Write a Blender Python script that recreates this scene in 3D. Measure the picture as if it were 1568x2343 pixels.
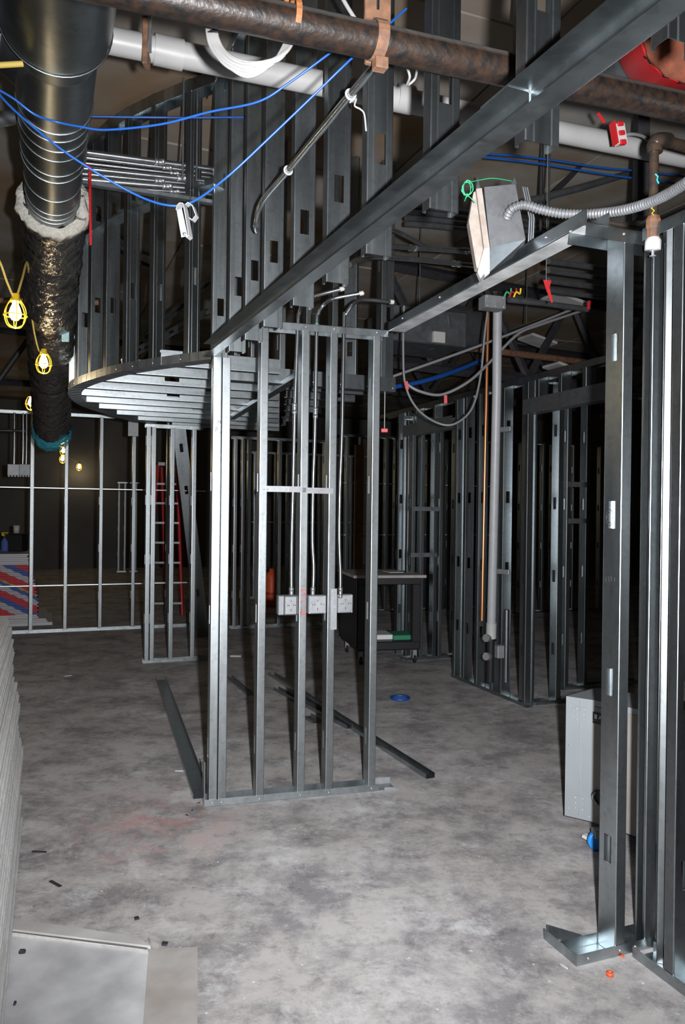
import bpy, math, random
from mathutils import Vector, Matrix, Quaternion
random.seed(7)
for o in list(bpy.data.objects): bpy.data.objects.remove(o)
SC = bpy.context.scene
COL = SC.collection
R = math.radians

# ------------------------------------------------------------------ camera
FPX, CX, CY, HC = 1780.0, 784.0, 1171.5, 1.6
CAM_ROT = Matrix.Rotation(R(90-0.2), 3, 'X') @ Matrix.Rotation(R(0.7), 3, 'Z')
cd = bpy.data.cameras.new('camera'); cam = bpy.data.objects.new('camera', cd); COL.objects.link(cam)
cd.sensor_fit = 'VERTICAL'; cd.sensor_height = 36.0; cd.lens = FPX/2343*36.0
cd.clip_start = 0.05; cd.clip_end = 200
cam.matrix_world = Matrix.Translation((0, 0, HC)) @ CAM_ROT.to_4x4()
SC.camera = cam
# ------------------------------------------------------------------ world, flash, exposure
w = bpy.data.worlds.new('dim_interior'); SC.world = w; w.use_nodes = True
w.node_tree.nodes['Background'].inputs[0].default_value = (0.85, 0.92, 1.0, 1)
w.node_tree.nodes['Background'].inputs[1].default_value = 0.022
fl_d = bpy.data.lights.new('camera_flash', 'SPOT'); fl_d.spot_size = R(98); fl_d.spot_blend = 1.0; fl_d.shadow_soft_size = 0.025
fl_d.energy = 1450; fl_d.color = (0.97, 0.98, 1.0)
flash = bpy.data.objects.new('camera_flash', fl_d); COL.objects.link(flash)
flash.location = (0.13, 0.02, 1.63); flash.rotation_euler = (R(90), 0, 0)
vs = SC.view_settings
vs.view_transform = 'Standard'; vs.look = 'None'; vs.gamma = 1; vs.use_curve_mapping = False
vs.exposure = 0.0

# ------------------------------------------------------------------ pixel to place
def ray(px, py): return CAM_ROT @ Vector(((px-CX)/FPX, -(py-CY)/FPX, -1.0))
def F(px, py, z=0.0):
    d = ray(px, py); t = (z-HC)/d.z; return Vector((d.x*t, d.y*t, z))
def D(px, py, Y):
    d = ray(px, py); t = Y/d.y; return Vector((d.x*t, Y, HC+d.z*t))
def onplane(px, py, P, N):
    d = ray(px, py); t = (Vector(P)-Vector((0, 0, HC))).dot(N)/d.dot(N); return Vector((0, 0, HC))+d*t
A0 = R(21.5)                                   # the building's grid against the camera
U = Vector((-math.sin(A0), math.cos(A0), 0)); V = Vector((math.cos(A0), math.sin(A0), 0)); ZZ = Vector((0, 0, 1))

# ------------------------------------------------------------------ materials
MATS = {}
def nt(name):
    m = bpy.data.materials.new(name); m.use_nodes = True; MATS[name] = m
    n = m.node_tree.nodes; l = m.node_tree.links; return m, n, l, n['Principled BSDF']
def setb(b, **k):
    for a, v in k.items():
        a = a.replace('_', ' ')
        if a in b.inputs: b.inputs[a].default_value = v
def simple(name, col, rough=0.6, metal=0.0, noise=0.0, scale=20, bump=0.0, col2=None, spec=0.5, coord='Object'):
    m, n, l, b = nt(name); setb(b, Roughness=rough, Metallic=metal)
    b.inputs['Base Color'].default_value = (*col, 1)
    if 'Specular IOR Level' in b.inputs: b.inputs['Specular IOR Level'].default_value = spec
    if noise or bump or col2:
        tc = n.new('ShaderNodeTexCoord'); nz = n.new('ShaderNodeTexNoise'); nz.inputs['Scale'].default_value = scale
        nz.inputs['Detail'].default_value = 6; l.new(tc.outputs[coord], nz.inputs['Vector'])
        c2 = col2 or tuple(max(0, c*(1-noise)) for c in col)
        cr = n.new('ShaderNodeValToRGB'); cr.color_ramp.elements[0].position = 0.35; cr.color_ramp.elements[1].position = 0.68
        cr.color_ramp.elements[0].color = (*c2, 1); cr.color_ramp.elements[1].color = (*col, 1)
        l.new(nz.outputs['Fac'], cr.inputs[0]); l.new(cr.outputs[0], b.inputs['Base Color'])
        if bump:
            bp = n.new('ShaderNodeBump'); bp.inputs['Strength'].default_value = bump; bp.inputs['Distance'].default_value = 0.01
            l.new(nz.outputs['Fac'], bp.inputs['Height']); l.new(bp.outputs[0], b.inputs['Normal'])
    return m
def galv(name, col, rlo, rhi, metal=0.92, streak=True, knurl=False, tint=0.25):
    m, n, l, b = nt(name); setb(b, Metallic=metal)
    tc = n.new('ShaderNodeTexCoord'); oi = n.new('ShaderNodeObjectInfo')
    ad = n.new('ShaderNodeVectorMath'); ad.operation = 'ADD'; l.new(tc.outputs['Object'], ad.inputs[0])
    cb = n.new('ShaderNodeCombineXYZ'); mu = n.new('ShaderNodeMath'); mu.operation = 'MULTIPLY'; mu.inputs[1].default_value = 37.0
    l.new(oi.outputs['Random'], mu.inputs[0])
    for i in range(3): l.new(mu.outputs[0], cb.inputs[i])
    l.new(cb.outputs[0], ad.inputs[1])
    mp = n.new('ShaderNodeMapping'); mp.inputs['Scale'].default_value = (1, 1, 0.12 if streak else 1); l.new(ad.outputs[0], mp.inputs['Vector'])
    n1 = n.new('ShaderNodeTexNoise'); n1.inputs['Scale'].default_value = 14; n1.inputs['Detail'].default_value = 5; l.new(mp.outputs[0], n1.inputs['Vector'])
    vo = n.new('ShaderNodeTexVoronoi'); vo.inputs['Scale'].default_value = 55; l.new(ad.outputs[0], vo.inputs['Vector'])
    cr = n.new('ShaderNodeValToRGB'); cr.color_ramp.elements[0].position = 0.3; cr.color_ramp.elements[1].position = 0.72
    cr.color_ramp.elements[0].color = (*[c*0.82 for c in col], 1); cr.color_ramp.elements[1].color = (*col, 1)
    l.new(n1.outputs['Fac'], cr.inputs[0])
    mx = n.new('ShaderNodeMix'); mx.data_type = 'RGBA'; mx.blend_type = 'MULTIPLY'; mx.inputs[0].default_value = 0.2
    h2 = n.new('ShaderNodeHueSaturation'); h2.inputs['Saturation'].default_value = 0.1; l.new(vo.outputs['Color'], h2.inputs['Color'])
    l.new(cr.outputs[0], mx.inputs[6]); l.new(h2.outputs[0], mx.inputs[7])
    hs = n.new('ShaderNodeHueSaturation'); hs.inputs['Saturation'].default_value = 1.0
    l.new(mx.outputs[2], hs.inputs['Color'])
    mr = n.new('ShaderNodeMapRange'); mr.inputs['To Min'].default_value = 1-tint; mr.inputs['To Max'].default_value = 1+tint*0.4
    l.new(oi.outputs['Random'], mr.inputs['Value']); l.new(mr.outputs[0], hs.inputs['Value'])
    l.new(hs.outputs[0], b.inputs['Base Color'])
    rr = n.new('ShaderNodeMapRange'); rr.inputs['To Min'].default_value = rlo; rr.inputs['To Max'].default_value = rhi
    l.new(n1.outputs['Fac'], rr.inputs['Value']); l.new(rr.outputs[0], b.inputs['Roughness'])
    bp = n.new('ShaderNodeBump'); bp.inputs['Distance'].default_value = 0.004
    if knurl:
        v2 = n.new('ShaderNodeTexVoronoi'); v2.inputs['Scale'].default_value = 230; v2.inputs['Randomness'].default_value = 0.0
        l.new(tc.outputs['Object'], v2.inputs['Vector']); l.new(v2.outputs['Distance'], bp.inputs['Height']); bp.inputs['Strength'].default_value = 0.05
    else:
        n2 = n.new('ShaderNodeTexNoise'); n2.inputs['Scale'].default_value = 9; n2.inputs['Detail'].default_value = 3; l.new(mp.outputs[0], n2.inputs['Vector'])
        l.new(n2.outputs['Fac'], bp.inputs['Height']); bp.inputs['Strength'].default_value = 0.25
    l.new(bp.outputs[0], b.inputs['Normal'])
    return m
galv('galvanized', (0.47, 0.515, 0.535), 0.27, 0.42, metal=1.0)
galv('galvanized_knurled', (0.27, 0.29, 0.30), 0.35, 0.48, metal=1.0, knurl=True)
galv('galvanized_dull', (0.30, 0.32, 0.34), 0.38, 0.55, metal=0.85, streak=False)
galv('zinc_box', (0.31, 0.32, 0.335), 0.45, 0.6, metal=0.5, streak=False)
galv('conduit_steel', (0.55, 0.58, 0.60), 0.2, 0.32, metal=0.95)
galv('duct_steel', (0.22, 0.24, 0.25), 0.3, 0.42, metal=0.95, streak=False)
galv('bright_steel', (0.85, 0.88, 0.9), 0.2, 0.35, metal=0.9)

def concrete():
    m, n, l, b = nt('concrete_floor')
    tc = n.new('ShaderNodeTexCoord')
    def noise(scale, detail=8, rough=0.6, dist=0.0):
        z = n.new('ShaderNodeTexNoise'); z.inputs['Scale'].default_value = scale; z.inputs['Detail'].default_value = detail
        z.inputs['Roughness'].default_value = rough; z.inputs['Distortion'].default_value = dist
        l.new(tc.outputs['Object'], z.inputs['Vector']); return z
    def ramp(src, p0, c0, p1, c1):
        r = n.new('ShaderNodeValToRGB'); e = r.color_ramp.elements
        e[0].position = p0; e[0].color = c0; e[1].position = p1; e[1].color = c1; l.new(src, r.inputs[0]); return r
    def mix(f, a, bb, mode='MIX'):
        x = n.new('ShaderNodeMix'); x.data_type = 'RGBA'; x.blend_type = mode
        if isinstance(f, float): x.inputs[0].default_value = f
        else: l.new(f, x.inputs[0])
        for i, s in ((6, a), (7, bb)):
            if isinstance(s, tuple): x.inputs[i].default_value = s
            else: l.new(s, x.inputs[i])
        return x.outputs[2]
    big = ramp(noise(0.55, 5).outputs['Fac'], 0.35, (0.40, 0.375, 0.36, 1), 0.66, (0.54, 0.52, 0.515, 1))
    blot = ramp(noise(2.6, 12, 0.78, 0.15).outputs['Fac'], 0.40, (0.42, 0.42, 0.45, 1), 0.56, (1, 1, 1, 1))
    c = mix(0.85, big.outputs[0], blot.outputs[0], 'MULTIPLY')
    dust = ramp(noise(1.9, 14, 0.80, 0.25).outputs['Fac'], 0.53, (0, 0, 0, 1), 0.66, (1, 1, 1, 1))
    c = mix(dust.outputs[0], c, (0.62, 0.62, 0.63, 1))
    spk = ramp(noise(38, 4, 0.6).outputs['Fac'], 0.66, (0, 0, 0, 1), 0.74, (1, 1, 1, 1))
    c = mix(spk.outputs[0], c, (0.75, 0.75, 0.76, 1))
    dk = ramp(noise(9, 12, 0.8, 0.2).outputs['Fac'], 0.36, (0.40, 0.40, 0.42, 1), 0.48, (1, 1, 1, 1))
    c = mix(0.6, c, dk.outputs[0], 'MULTIPLY')
    # red chalk rubbed into the slab in one patch
    gp = n.new('ShaderNodeMapping'); cp = F(345, 1880); gp.inputs['Location'].default_value = (-cp.x, -cp.y, 0)
    l.new(tc.outputs['Object'], gp.inputs['Vector'])
    ln = n.new('ShaderNodeVectorMath'); ln.operation = 'LENGTH'; l.new(gp.outputs[0], ln.inputs[0])
    fall = n.new('ShaderNodeMapRange'); fall.inputs['From Min'].default_value = 0.05; fall.inputs['From Max'].default_value = 0.62
    fall.inputs['To Min'].default_value = 1; fall.inputs['To Max'].default_value = 0; l.new(ln.outputs['Value'], fall.inputs['Value'])
    rn = ramp(noise(4.5, 8, 0.7, 1.0).outputs['Fac'], 0.45, (0, 0, 0, 1), 0.75, (1, 1, 1, 1))
    mm = n.new('ShaderNodeMath'); mm.operation = 'MULTIPLY'; l.new(fall.outputs[0], mm.inputs[0]); l.new(rn.outputs[0], mm.inputs[1])
    c = mix(mm.outputs[0], c, (0.55, 0.27, 0.25, 1))
    l.new(c, b.inputs['Base Color'])
    setb(b, Roughness=0.72)
    bp = n.new('ShaderNodeBump'); bp.inputs['Strength'].default_value = 0.12; bp.inputs['Distance'].default_value = 0.01
    l.new(noise(30, 8).outputs['Fac'], bp.inputs['Height']); l.new(bp.outputs[0], b.inputs['Normal'])
concrete()
simple('deck', (0.29, 0.275, 0.255), 0.9, col2=(0.20, 0.12, 0.055), scale=0.9)
simple('deck_grey', (0.31, 0.30, 0.28), 0.9, col2=(0.17, 0.13, 0.085), scale=1.2)
simple('far_wall', (0.13, 0.125, 0.12), 0.9, noise=0.4, scale=0.6)
simple('black_steel', (0.035, 0.035, 0.04), 0.5, noise=0.3)
simple('rusty_iron', (0.022, 0.021, 0.021), 0.36, metal=0.0, col2=(0.055, 0.034, 0.022), scale=26, bump=0.3)
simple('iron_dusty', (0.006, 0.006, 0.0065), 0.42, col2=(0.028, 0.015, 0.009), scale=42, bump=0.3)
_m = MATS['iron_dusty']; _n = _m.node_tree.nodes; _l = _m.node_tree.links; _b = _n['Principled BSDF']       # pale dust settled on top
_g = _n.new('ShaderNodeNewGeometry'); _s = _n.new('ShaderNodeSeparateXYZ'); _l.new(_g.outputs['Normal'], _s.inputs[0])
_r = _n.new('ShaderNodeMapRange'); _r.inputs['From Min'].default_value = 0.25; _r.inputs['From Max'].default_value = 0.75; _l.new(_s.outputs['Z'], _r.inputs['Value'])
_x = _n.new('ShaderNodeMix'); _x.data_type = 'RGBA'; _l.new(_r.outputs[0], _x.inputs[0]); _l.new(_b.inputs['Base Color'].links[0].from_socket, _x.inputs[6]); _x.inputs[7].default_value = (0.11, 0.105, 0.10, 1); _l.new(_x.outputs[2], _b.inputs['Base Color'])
simple('rust', (0.20, 0.095, 0.05), 0.75, col2=(0.10, 0.055, 0.035), scale=30, bump=0.3)
simple('orange_rust', (0.40, 0.14, 0.04), 0.6, col2=(0.22, 0.085, 0.035), scale=40, bump=0.2)
simple('pvc_white', (0.36, 0.355, 0.35), 0.4, noise=0.12, scale=8)
simple('pvc_grey', (0.30, 0.305, 0.32), 0.45, noise=0.1)
simple('copper', (0.75, 0.30, 0.13), 0.3, metal=0.85)
simple('board_paper', (0.50, 0.49, 0.48), 0.85, noise=0.25, scale=5)
simple('board_edge', (0.56, 0.555, 0.545), 0.85, noise=0.25, scale=30, bump=0.2)
simple('gypsum', (0.50, 0.49, 0.475), 0.9, noise=0.12, scale=40, bump=0.4)
simple('board_dusty', (0.58, 0.58, 0.585), 0.85, col2=(0.36, 0.36, 0.37), scale=5.5)
simple('kraft_paper', (0.42, 0.40, 0.385), 0.85, col2=(0.31, 0.275, 0.25), scale=6)
simple('blue_cable', (0.008, 0.065, 0.28), 0.4)
simple('white_cable', (0.30, 0.295, 0.29), 0.45)
simple('grey_cable', (0.17, 0.17, 0.175), 0.45)
simple('green_wire', (0.03, 0.36, 0.16), 0.45)
simple('red_plastic', (0.45, 0.012, 0.016), 0.4)
simple('red_dull', (0.45, 0.02, 0.025), 0.5, noise=0.2)
simple('white_plastic', (0.46, 0.45, 0.435), 0.4)
simple('yellow_plastic', (0.85, 0.55, 0.02), 0.4)
simple('black_plastic', (0.012, 0.012, 0.014), 0.45)
simple('black_rubber', (0.008, 0.008, 0.009), 0.7)
simple('mineral_wool', (0.50, 0.48, 0.43), 1.0, noise=0.25, scale=60, bump=0.9)
simple('plaster_tan', (0.36, 0.32, 0.285), 0.9, col2=(0.26, 0.21, 0.18), scale=18, bump=0.3)
simple('red_wool', (0.27, 0.07, 0.035), 0.95, col2=(0.15, 0.05, 0.028), scale=22, bump=1.0)
simple('cabinet_grey', (0.27, 0.295, 0.31), 0.5, metal=0.2, noise=0.08, scale=6)
simple('cabinet_beige', (0.24, 0.22, 0.20), 0.55, noise=0.15, scale=6)
simple('white_print', (0.75, 0.75, 0.75), 0.6)
simple('marker', (0.02, 0.02, 0.02), 0.6)
simple('red_marker', (0.75, 0.05, 0.06), 0.6)
simple('blue_wheel', (0.02, 0.22, 0.62), 0.4)
simple('brown_board', (0.17, 0.09, 0.045), 0.8, noise=0.3, scale=8)
simple('orange_red', (0.70, 0.10, 0.03), 0.5)
simple('green_tape', (0.02, 0.35, 0.20), 0.4)
simple('blue_stud_tint', (0.20, 0.32, 0.45), 0.35, metal=0.85)
simple('tape_blue', (0.06, 0.12, 0.36), 0.7)
simple('tape_yellow', (0.5, 0.36, 0.08), 0.7)
simple('tape_white', (0.55, 0.54, 0.56), 0.7)
simple('header_dust', (0.60, 0.60, 0.60), 0.8, col2=(0.30, 0.305, 0.31), scale=7)
simple('clip_steel', (0.33, 0.335, 0.34), 0.4, metal=0.3)
simple('sticker', (0.42, 0.63, 0.64), 0.5, noise=0.2, scale=60)
simple('green_paper', (0.03, 0.22, 0.12), 0.7)
simple('cyan_paint', (0.03, 0.5, 0.55), 0.6)
def foil():
    m, n, l, b = nt('foil_wrap'); setb(b, Metallic=0.92, Roughness=0.22); b.inputs['Base Color'].default_value = (0.30, 0.29, 0.28, 1)
    tc = n.new('ShaderNodeTexCoord'); z = n.new('ShaderNodeTexNoise'); z.inputs['Scale'].default_value = 16; z.inputs['Detail'].default_value = 4; z.inputs['Distortion'].default_value = 1.2
    l.new(tc.outputs['Object'], z.inputs['Vector'])
    bp = n.new('ShaderNodeBump'); bp.inputs['Strength'].default_value = 0.8; bp.inputs['Distance'].default_value = 0.03
    l.new(z.outputs['Fac'], bp.inputs['Height']); l.new(bp.outputs[0], b.inputs['Normal'])
foil()
def blue_film():
    m, n, l, b = nt('blue_film'); setb(b, Roughness=0.15); b.inputs['Base Color'].default_value = (0.05, 0.42, 0.55, 1)
    b.inputs['Alpha'].default_value = 0.62
    tc = n.new('ShaderNodeTexCoord'); z = n.new('ShaderNodeTexNoise'); z.inputs['Scale'].default_value = 14; l.new(tc.outputs['Object'], z.inputs['Vector'])
    bp = n.new('ShaderNodeBump'); bp.inputs['Strength'].default_value = 0.7; bp.inputs['Distance'].default_value = 0.03
    l.new(z.outputs['Fac'], bp.inputs['Height']); l.new(bp.outputs[0], b.inputs['Normal'])
blue_film()
m, n, l, b = nt('lamp_glow'); b.inputs['Base Color'].default_value = (1, 0.9, 0.7, 1)
b.inputs['Emission Color'].default_value = (1.0, 0.80, 0.45, 1); b.inputs['Emission Strength'].default_value = 14
# printed end tape of the far board stack: diagonal red, blue, yellow print
m, n, l, b = nt('printed_tape'); setb(b, Roughness=0.7)
tc = n.new('ShaderNodeTexCoord'); sp = n.new('ShaderNodeSeparateXYZ'); l.new(tc.outputs['Object'], sp.inputs[0])
a1 = n.new('ShaderNodeMath'); a1.operation = 'MULTIPLY_ADD'; a1.inputs[1].default_value = 0.55; l.new(sp.outputs['X'], a1.inputs[0]); l.new(sp.outputs['Z'], a1.inputs[2])
a2 = n.new('ShaderNodeMath'); a2.operation = 'MULTIPLY'; a2.inputs[1].default_value = 1.9; l.new(a1.outputs[0], a2.inputs[0])
a3 = n.new('ShaderNodeMath'); a3.operation = 'FRACT'; l.new(a2.outputs[0], a3.inputs[0])
cr = n.new('ShaderNodeValToRGB'); cr.color_ramp.interpolation = 'CONSTANT'; e = cr.color_ramp.elements
e[0].position = 0; e[0].color = (0.45, 0.42, 0.44, 1); e[1].position = 0.16; e[1].color = (0.05, 0.10, 0.34, 1)
for p_, c_ in ((0.30, (0.50, 0.04, 0.05, 1)), (0.48, (0.45, 0.42, 0.46, 1)), (0.62, (0.05, 0.10, 0.34, 1)), (0.72, (0.50, 0.30, 0.06, 1)), (0.78, (0.52, 0.04, 0.05, 1))):
    q = e.new(p_); q.color = c_
l.new(a3.outputs[0], cr.inputs[0]); l.new(cr.outputs[0], b.inputs['Base Color'])

# ------------------------------------------------------------------ mesh helpers
class MB:
    def __init__(s): s.v = []; s.f = []; s.mi = []; s.sm = []
    def add(s, vs_, fs_, mi=0, smooth=False):
        o = len(s.v); s.v += [tuple(p) for p in vs_]
        for f in fs_: s.f.append(tuple(i+o for i in f)); s.mi.append(mi); s.sm.append(smooth)
        return s
    def box(s, c, d, rot=None, mi=0, ch=0.0):
        x, y, z = d[0]/2, d[1]/2, d[2]/2; c = Vector(c)
        if ch <= 0:
            vs_ = [Vector((sx*x, sy*y, sz*z)) for sz in (-1, 1) for sy in (-1, 1) for sx in (-1, 1)]
            fs_ = [(0, 2, 3, 1), (4, 5, 7, 6), (0, 1, 5, 4), (2, 6, 7, 3), (0, 4, 6, 2), (1, 3, 7, 5)]
        else:
            vs_ = []; idx = {}
            for sz in (-1, 1):
                for sy in (-1, 1):
                    for sx in (-1, 1):
                        for ax in range(3):
                            p = [sx*(x-ch), sy*(y-ch), sz*(z-ch)]; p[ax] = (sx*x, sy*y, sz*z)[ax]
                            idx[(sx, sy, sz, ax)] = len(vs_); vs_.append(Vector(p))
            fs_ = []
            def q(*k): fs_.append(tuple(idx[i] for i in k))
            for sg in (-1, 1):
                q((sg, -1, -1, 0), (sg, 1, -1, 0), (sg, 1, 1, 0), (sg, -1, 1, 0))
                q((-1, sg, -1, 1), (1, sg, -1, 1), (1, sg, 1, 1), (-1, sg, 1, 1))
                q((-1, -1, sg, 2), (1, -1, sg, 2), (1, 1, sg, 2), (-1, 1, sg, 2))
            for a_ in (-1, 1):
                for b_ in (-1, 1):
                    q((a_, b_, -1, 0), (a_, b_, 1, 0), (a_, b_, 1, 1), (a_, b_, -1, 1))
                    q((a_, -1, b_, 0), (a_, 1, b_, 0), (a_, 1, b_, 2), (a_, -1, b_, 2))
                    q((-1, a_, b_, 1), (1, a_, b_, 1), (1, a_, b_, 2), (-1, a_, b_, 2))
                    for c_ in (-1, 1): q((a_, b_, c_, 0), (a_, b_, c_, 1), (a_, b_, c_, 2))
        if rot is not None: vs_ = [rot @ p for p in vs_]
        return s.add([p+c for p in vs_], fs_, mi)
    def tube(s, pts, r, n=10, mi=0, cap=True, smooth=True):
        pts = [Vector(p) for p in pts]; rs = r if isinstance(r, (list, tuple)) else [r]*len(pts)
        T = []
        for i in range(len(pts)):
            a = pts[max(i-1, 0)]; b_ = pts[min(i+1, len(pts)-1)]; d = (b_-a)
            T.append(d.normalized() if d.length > 1e-9 else Vector((0, 0, 1)))
        ref = Vector((0, 0, 1)) if abs(T[0].z) < 0.9 else Vector((1, 0, 0))
        N = (ref-T[0]*ref.dot(T[0])).normalized(); vs_ = []; fs_ = []
        for i, p in enumerate(pts):
            N = (N-T[i]*N.dot(T[i])); N = N.normalized() if N.length > 1e-6 else T[i].orthogonal().normalized()
            B = T[i].cross(N)
            for k in range(n):
                a = 2*math.pi*k/n; vs_.append(p+(N*math.cos(a)+B*math.sin(a))*rs[i])
        for i in range(len(pts)-1):
            for k in range(n):
                k2 = (k+1) % n; fs_.append((i*n+k, i*n+k2, (i+1)*n+k2, (i+1)*n+k))
        s.add(vs_, fs_, mi, smooth)
        if cap:
            s.add(vs_[:n], [tuple(reversed(range(n)))], mi); s.add(vs_[-n:], [tuple(range(n))], mi)
        return s
    def lathe(s, prof, n=16, c=(0, 0, 0), rot=None, mi=0, smooth=True):
        vs_ = []; fs_ = []
        for (r, z) in prof:
            for k in range(n):
                a = 2*math.pi*k/n; p = Vector((r*math.cos(a), r*math.sin(a), z)); vs_.append((rot @ p if rot is not None else p)+Vector(c))
        for i in range(len(prof)-1):
            for k in range(n):
                k2 = (k+1) % n; fs_.append((i*n+k, i*n+k2, (i+1)*n+k2, (i+1)*n+k))
        s.add(vs_, fs_, mi, smooth); return s
    def prism(s, poly, ext, mi=0):
        n_ = len(poly); a = [Vector(p) for p in poly]; b_ = [p+Vector(ext) for p in a]
        return s.add(a+b_, [tuple(range(n_)), tuple(reversed(range(n_, 2*n_)))]+[(i, i+n_, (i+1) % n_+n_, (i+1) % n_) for i in range(n_)], mi)
    def mesh(s, name, mats):
        me = bpy.data.meshes.new(name); me.from_pydata(s.v, [], s.f)
        for mm_ in (mats if isinstance(mats, (list, tuple)) else [mats]): me.materials.append(MATS[mm_])
        me.polygons.foreach_set('material_index', s.mi); me.polygons.foreach_set('use_smooth', s.sm)
        me.update(); return me
    def build(s, name, mats, parent=None, loc=(0, 0, 0), rot=(0, 0, 0), offset=None):
        if offset is not None: s.v = [tuple(Vector(p)-Vector(offset)) for p in s.v]
        return put(name, s.mesh(name, mats), parent, loc, rot)
def put(name, me, parent=None, loc=(0, 0, 0), rot=(0, 0, 0)):
    o = bpy.data.objects.new(name, me); COL.objects.link(o); o.parent = parent; o.location = loc
    if isinstance(rot, Matrix): o.rotation_euler = rot.to_euler()
    else: o.rotation_euler = rot
    return o
def tag(o, label, cat, group=None):
    o['label'] = label; o['category'] = cat
    if group: o['group'] = group
    return o
def thing(name, label, cat, loc=(0, 0, 0), rz=0.0, group=None):
    o = bpy.data.objects.new(name, None); COL.objects.link(o); o.location = loc; o.rotation_euler = (0, 0, rz); o.empty_display_size = 0.1
    return tag(o, label, cat, group)
def struct(name, mb, mats, loc=(0, 0, 0), rz=0.0):
    o = mb.build(name, mats, None, loc, (0, 0, rz)); o['kind'] = 'structure'; return o
def spline(pts, n=8):
    P = [Vector(p) for p in pts]; out = []
    for i in range(len(P)-1):
        p0 = P[max(i-1, 0)]; p1 = P[i]; p2 = P[i+1]; p3 = P[min(i+2, len(P)-1)]
        for k in range(n):
            t = k/n; out.append(0.5*((2*p1)+(p2-p0)*t+(2*p0-5*p1+4*p2-p3)*t*t+(3*p1-p0-3*p2+p3)*t**3))
    out.append(P[-1]); return out
def solidify(o, t=0.0016):
    md = o.modifiers.new('sheet', 'SOLIDIFY'); md.thickness = t; md.offset = 0
    return o
def basis(x, y, z):
    return Matrix((x, y, z)).transposed()

# rolled C profile (stud) or U profile (track) with rounded bends
def rounded(poly, r=0.0035, k=3):
    out = []; hole = []
    for i, p in enumerate(poly):
        p = Vector(p)
        if i == 0 or i == len(poly)-1: out.append(p); continue
        a = (Vector(poly[i-1])-p); b_ = (Vector(poly[i+1])-p)
        if abs(a.normalized().cross(b_.normalized())) < 0.3 if False else False: pass
        rr = min(r, a.length*0.45, b_.length*0.45)
        p0 = p+a.normalized()*rr; p1 = p+b_.normalized()*rr
        for j in range(k+1):
            t = j/k; out.append((p0*(1-t)**2+p*2*t*(1-t)+p1*t*t))
    return out
CACHE = {}
def stud_mesh(L, wd=0.092, fl=0.041, holes=(), hw=0.019, hh=0.10, lip=0.011, ribs=False):
    key = ('stud', round(L, 3), wd, fl, tuple(round(h, 3) for h in holes), ribs)
    if key in CACHE: return CACHE[key]
    h = wd/2
    left = rounded([(-h+lip, fl), (-h, fl), (-h, 0), (-h+0.02, 0)])
    right = [Vector((-p.x, p.y)) for p in reversed(left)]
    mid = []
    if ribs and wd > 0.07:
        d = 0.0022
        mid = [Vector((-0.027, 0)), Vector((-0.0255, d)), Vector((-0.0225, d)), Vector((-0.021, 0)), Vector((-hw, 0)), Vector((hw, 0)),
               Vector((0.021, 0)), Vector((0.0225, d)), Vector((0.0255, d)), Vector((0.027, 0))]
        left = left[:-1]; right = right[1:]
    else: mid = [Vector((-hw, 0)), Vector((hw, 0))]; left = left[:-1]; right = right[1:]
    prof = left+mid+right
    hc = next(i for i in range(len(prof)-1) if abs(prof[i].x+hw) < 1e-6 and abs(prof[i+1].x-hw) < 1e-6)
    zs = [0.0]; hr = set()
    for z in sorted(holes):
        if z-hh/2 > zs[-1]+0.02 and z+hh/2 < L-0.02:
            zs.append(z-hh/2); hr.add(len(zs)-1); zs.append(z+hh/2)
    zs.append(L)
    mb = MB(); vs_ = [(p.x, p.y, z) for z in zs for p in prof]; n_ = len(prof)
    for j in range(len(zs)-1):
        for i in range(n_-1):
            if i == hc and j in hr: continue
            yy = (prof[i].y+prof[i+1].y)/2; mi = 1 if (0.006 < yy < fl-0.003 and abs(prof[i].x) > h-0.003) else 0
            mb.f.append((j*n_+i, j*n_+i+1, (j+1)*n_+i+1, (j+1)*n_+i)); mb.mi.append(mi); mb.sm.append(False)
    mb.v = vs_
    me = mb.mesh('stud', ['galvanized', 'galvanized_knurled']); CACHE[key] = me; return me
def track_mesh(L, wd=0.094, leg=0.032, mat='galvanized'):     # along +x, legs up (+z), y across
    key = ('track', round(L, 3), wd, leg, mat)
    if key in CACHE: return CACHE[key]
    h = wd/2; prof = rounded([(-h, leg), (-h, 0), (h, 0), (h, leg)]); mb = MB(); n_ = len(prof)
    vs_ = [(x, p.x, p.y) for x in (0, L) for p in prof]
    mb.add(vs_, [(i, i+1, n_+i+1, n_+i) for i in range(n_-1)])
    me = mb.mesh('track', [mat]); CACHE[key] = me; return me
SCREW = MB().lathe([(0, 0.0042), (0.0028, 0.0038), (0.005, 0.0022), (0.0058, 0.0), (0.0058, -0.001)], 10).mesh('screw', ['bright_steel'])
def screw(p, nrm, parent, s=1.0):
    o = put('screw', SCREW, parent, p); o.rotation_euler = Vector(nrm).to_track_quat('Z', 'Y').to_euler(); o.scale = (s, s, s); return o

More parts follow.
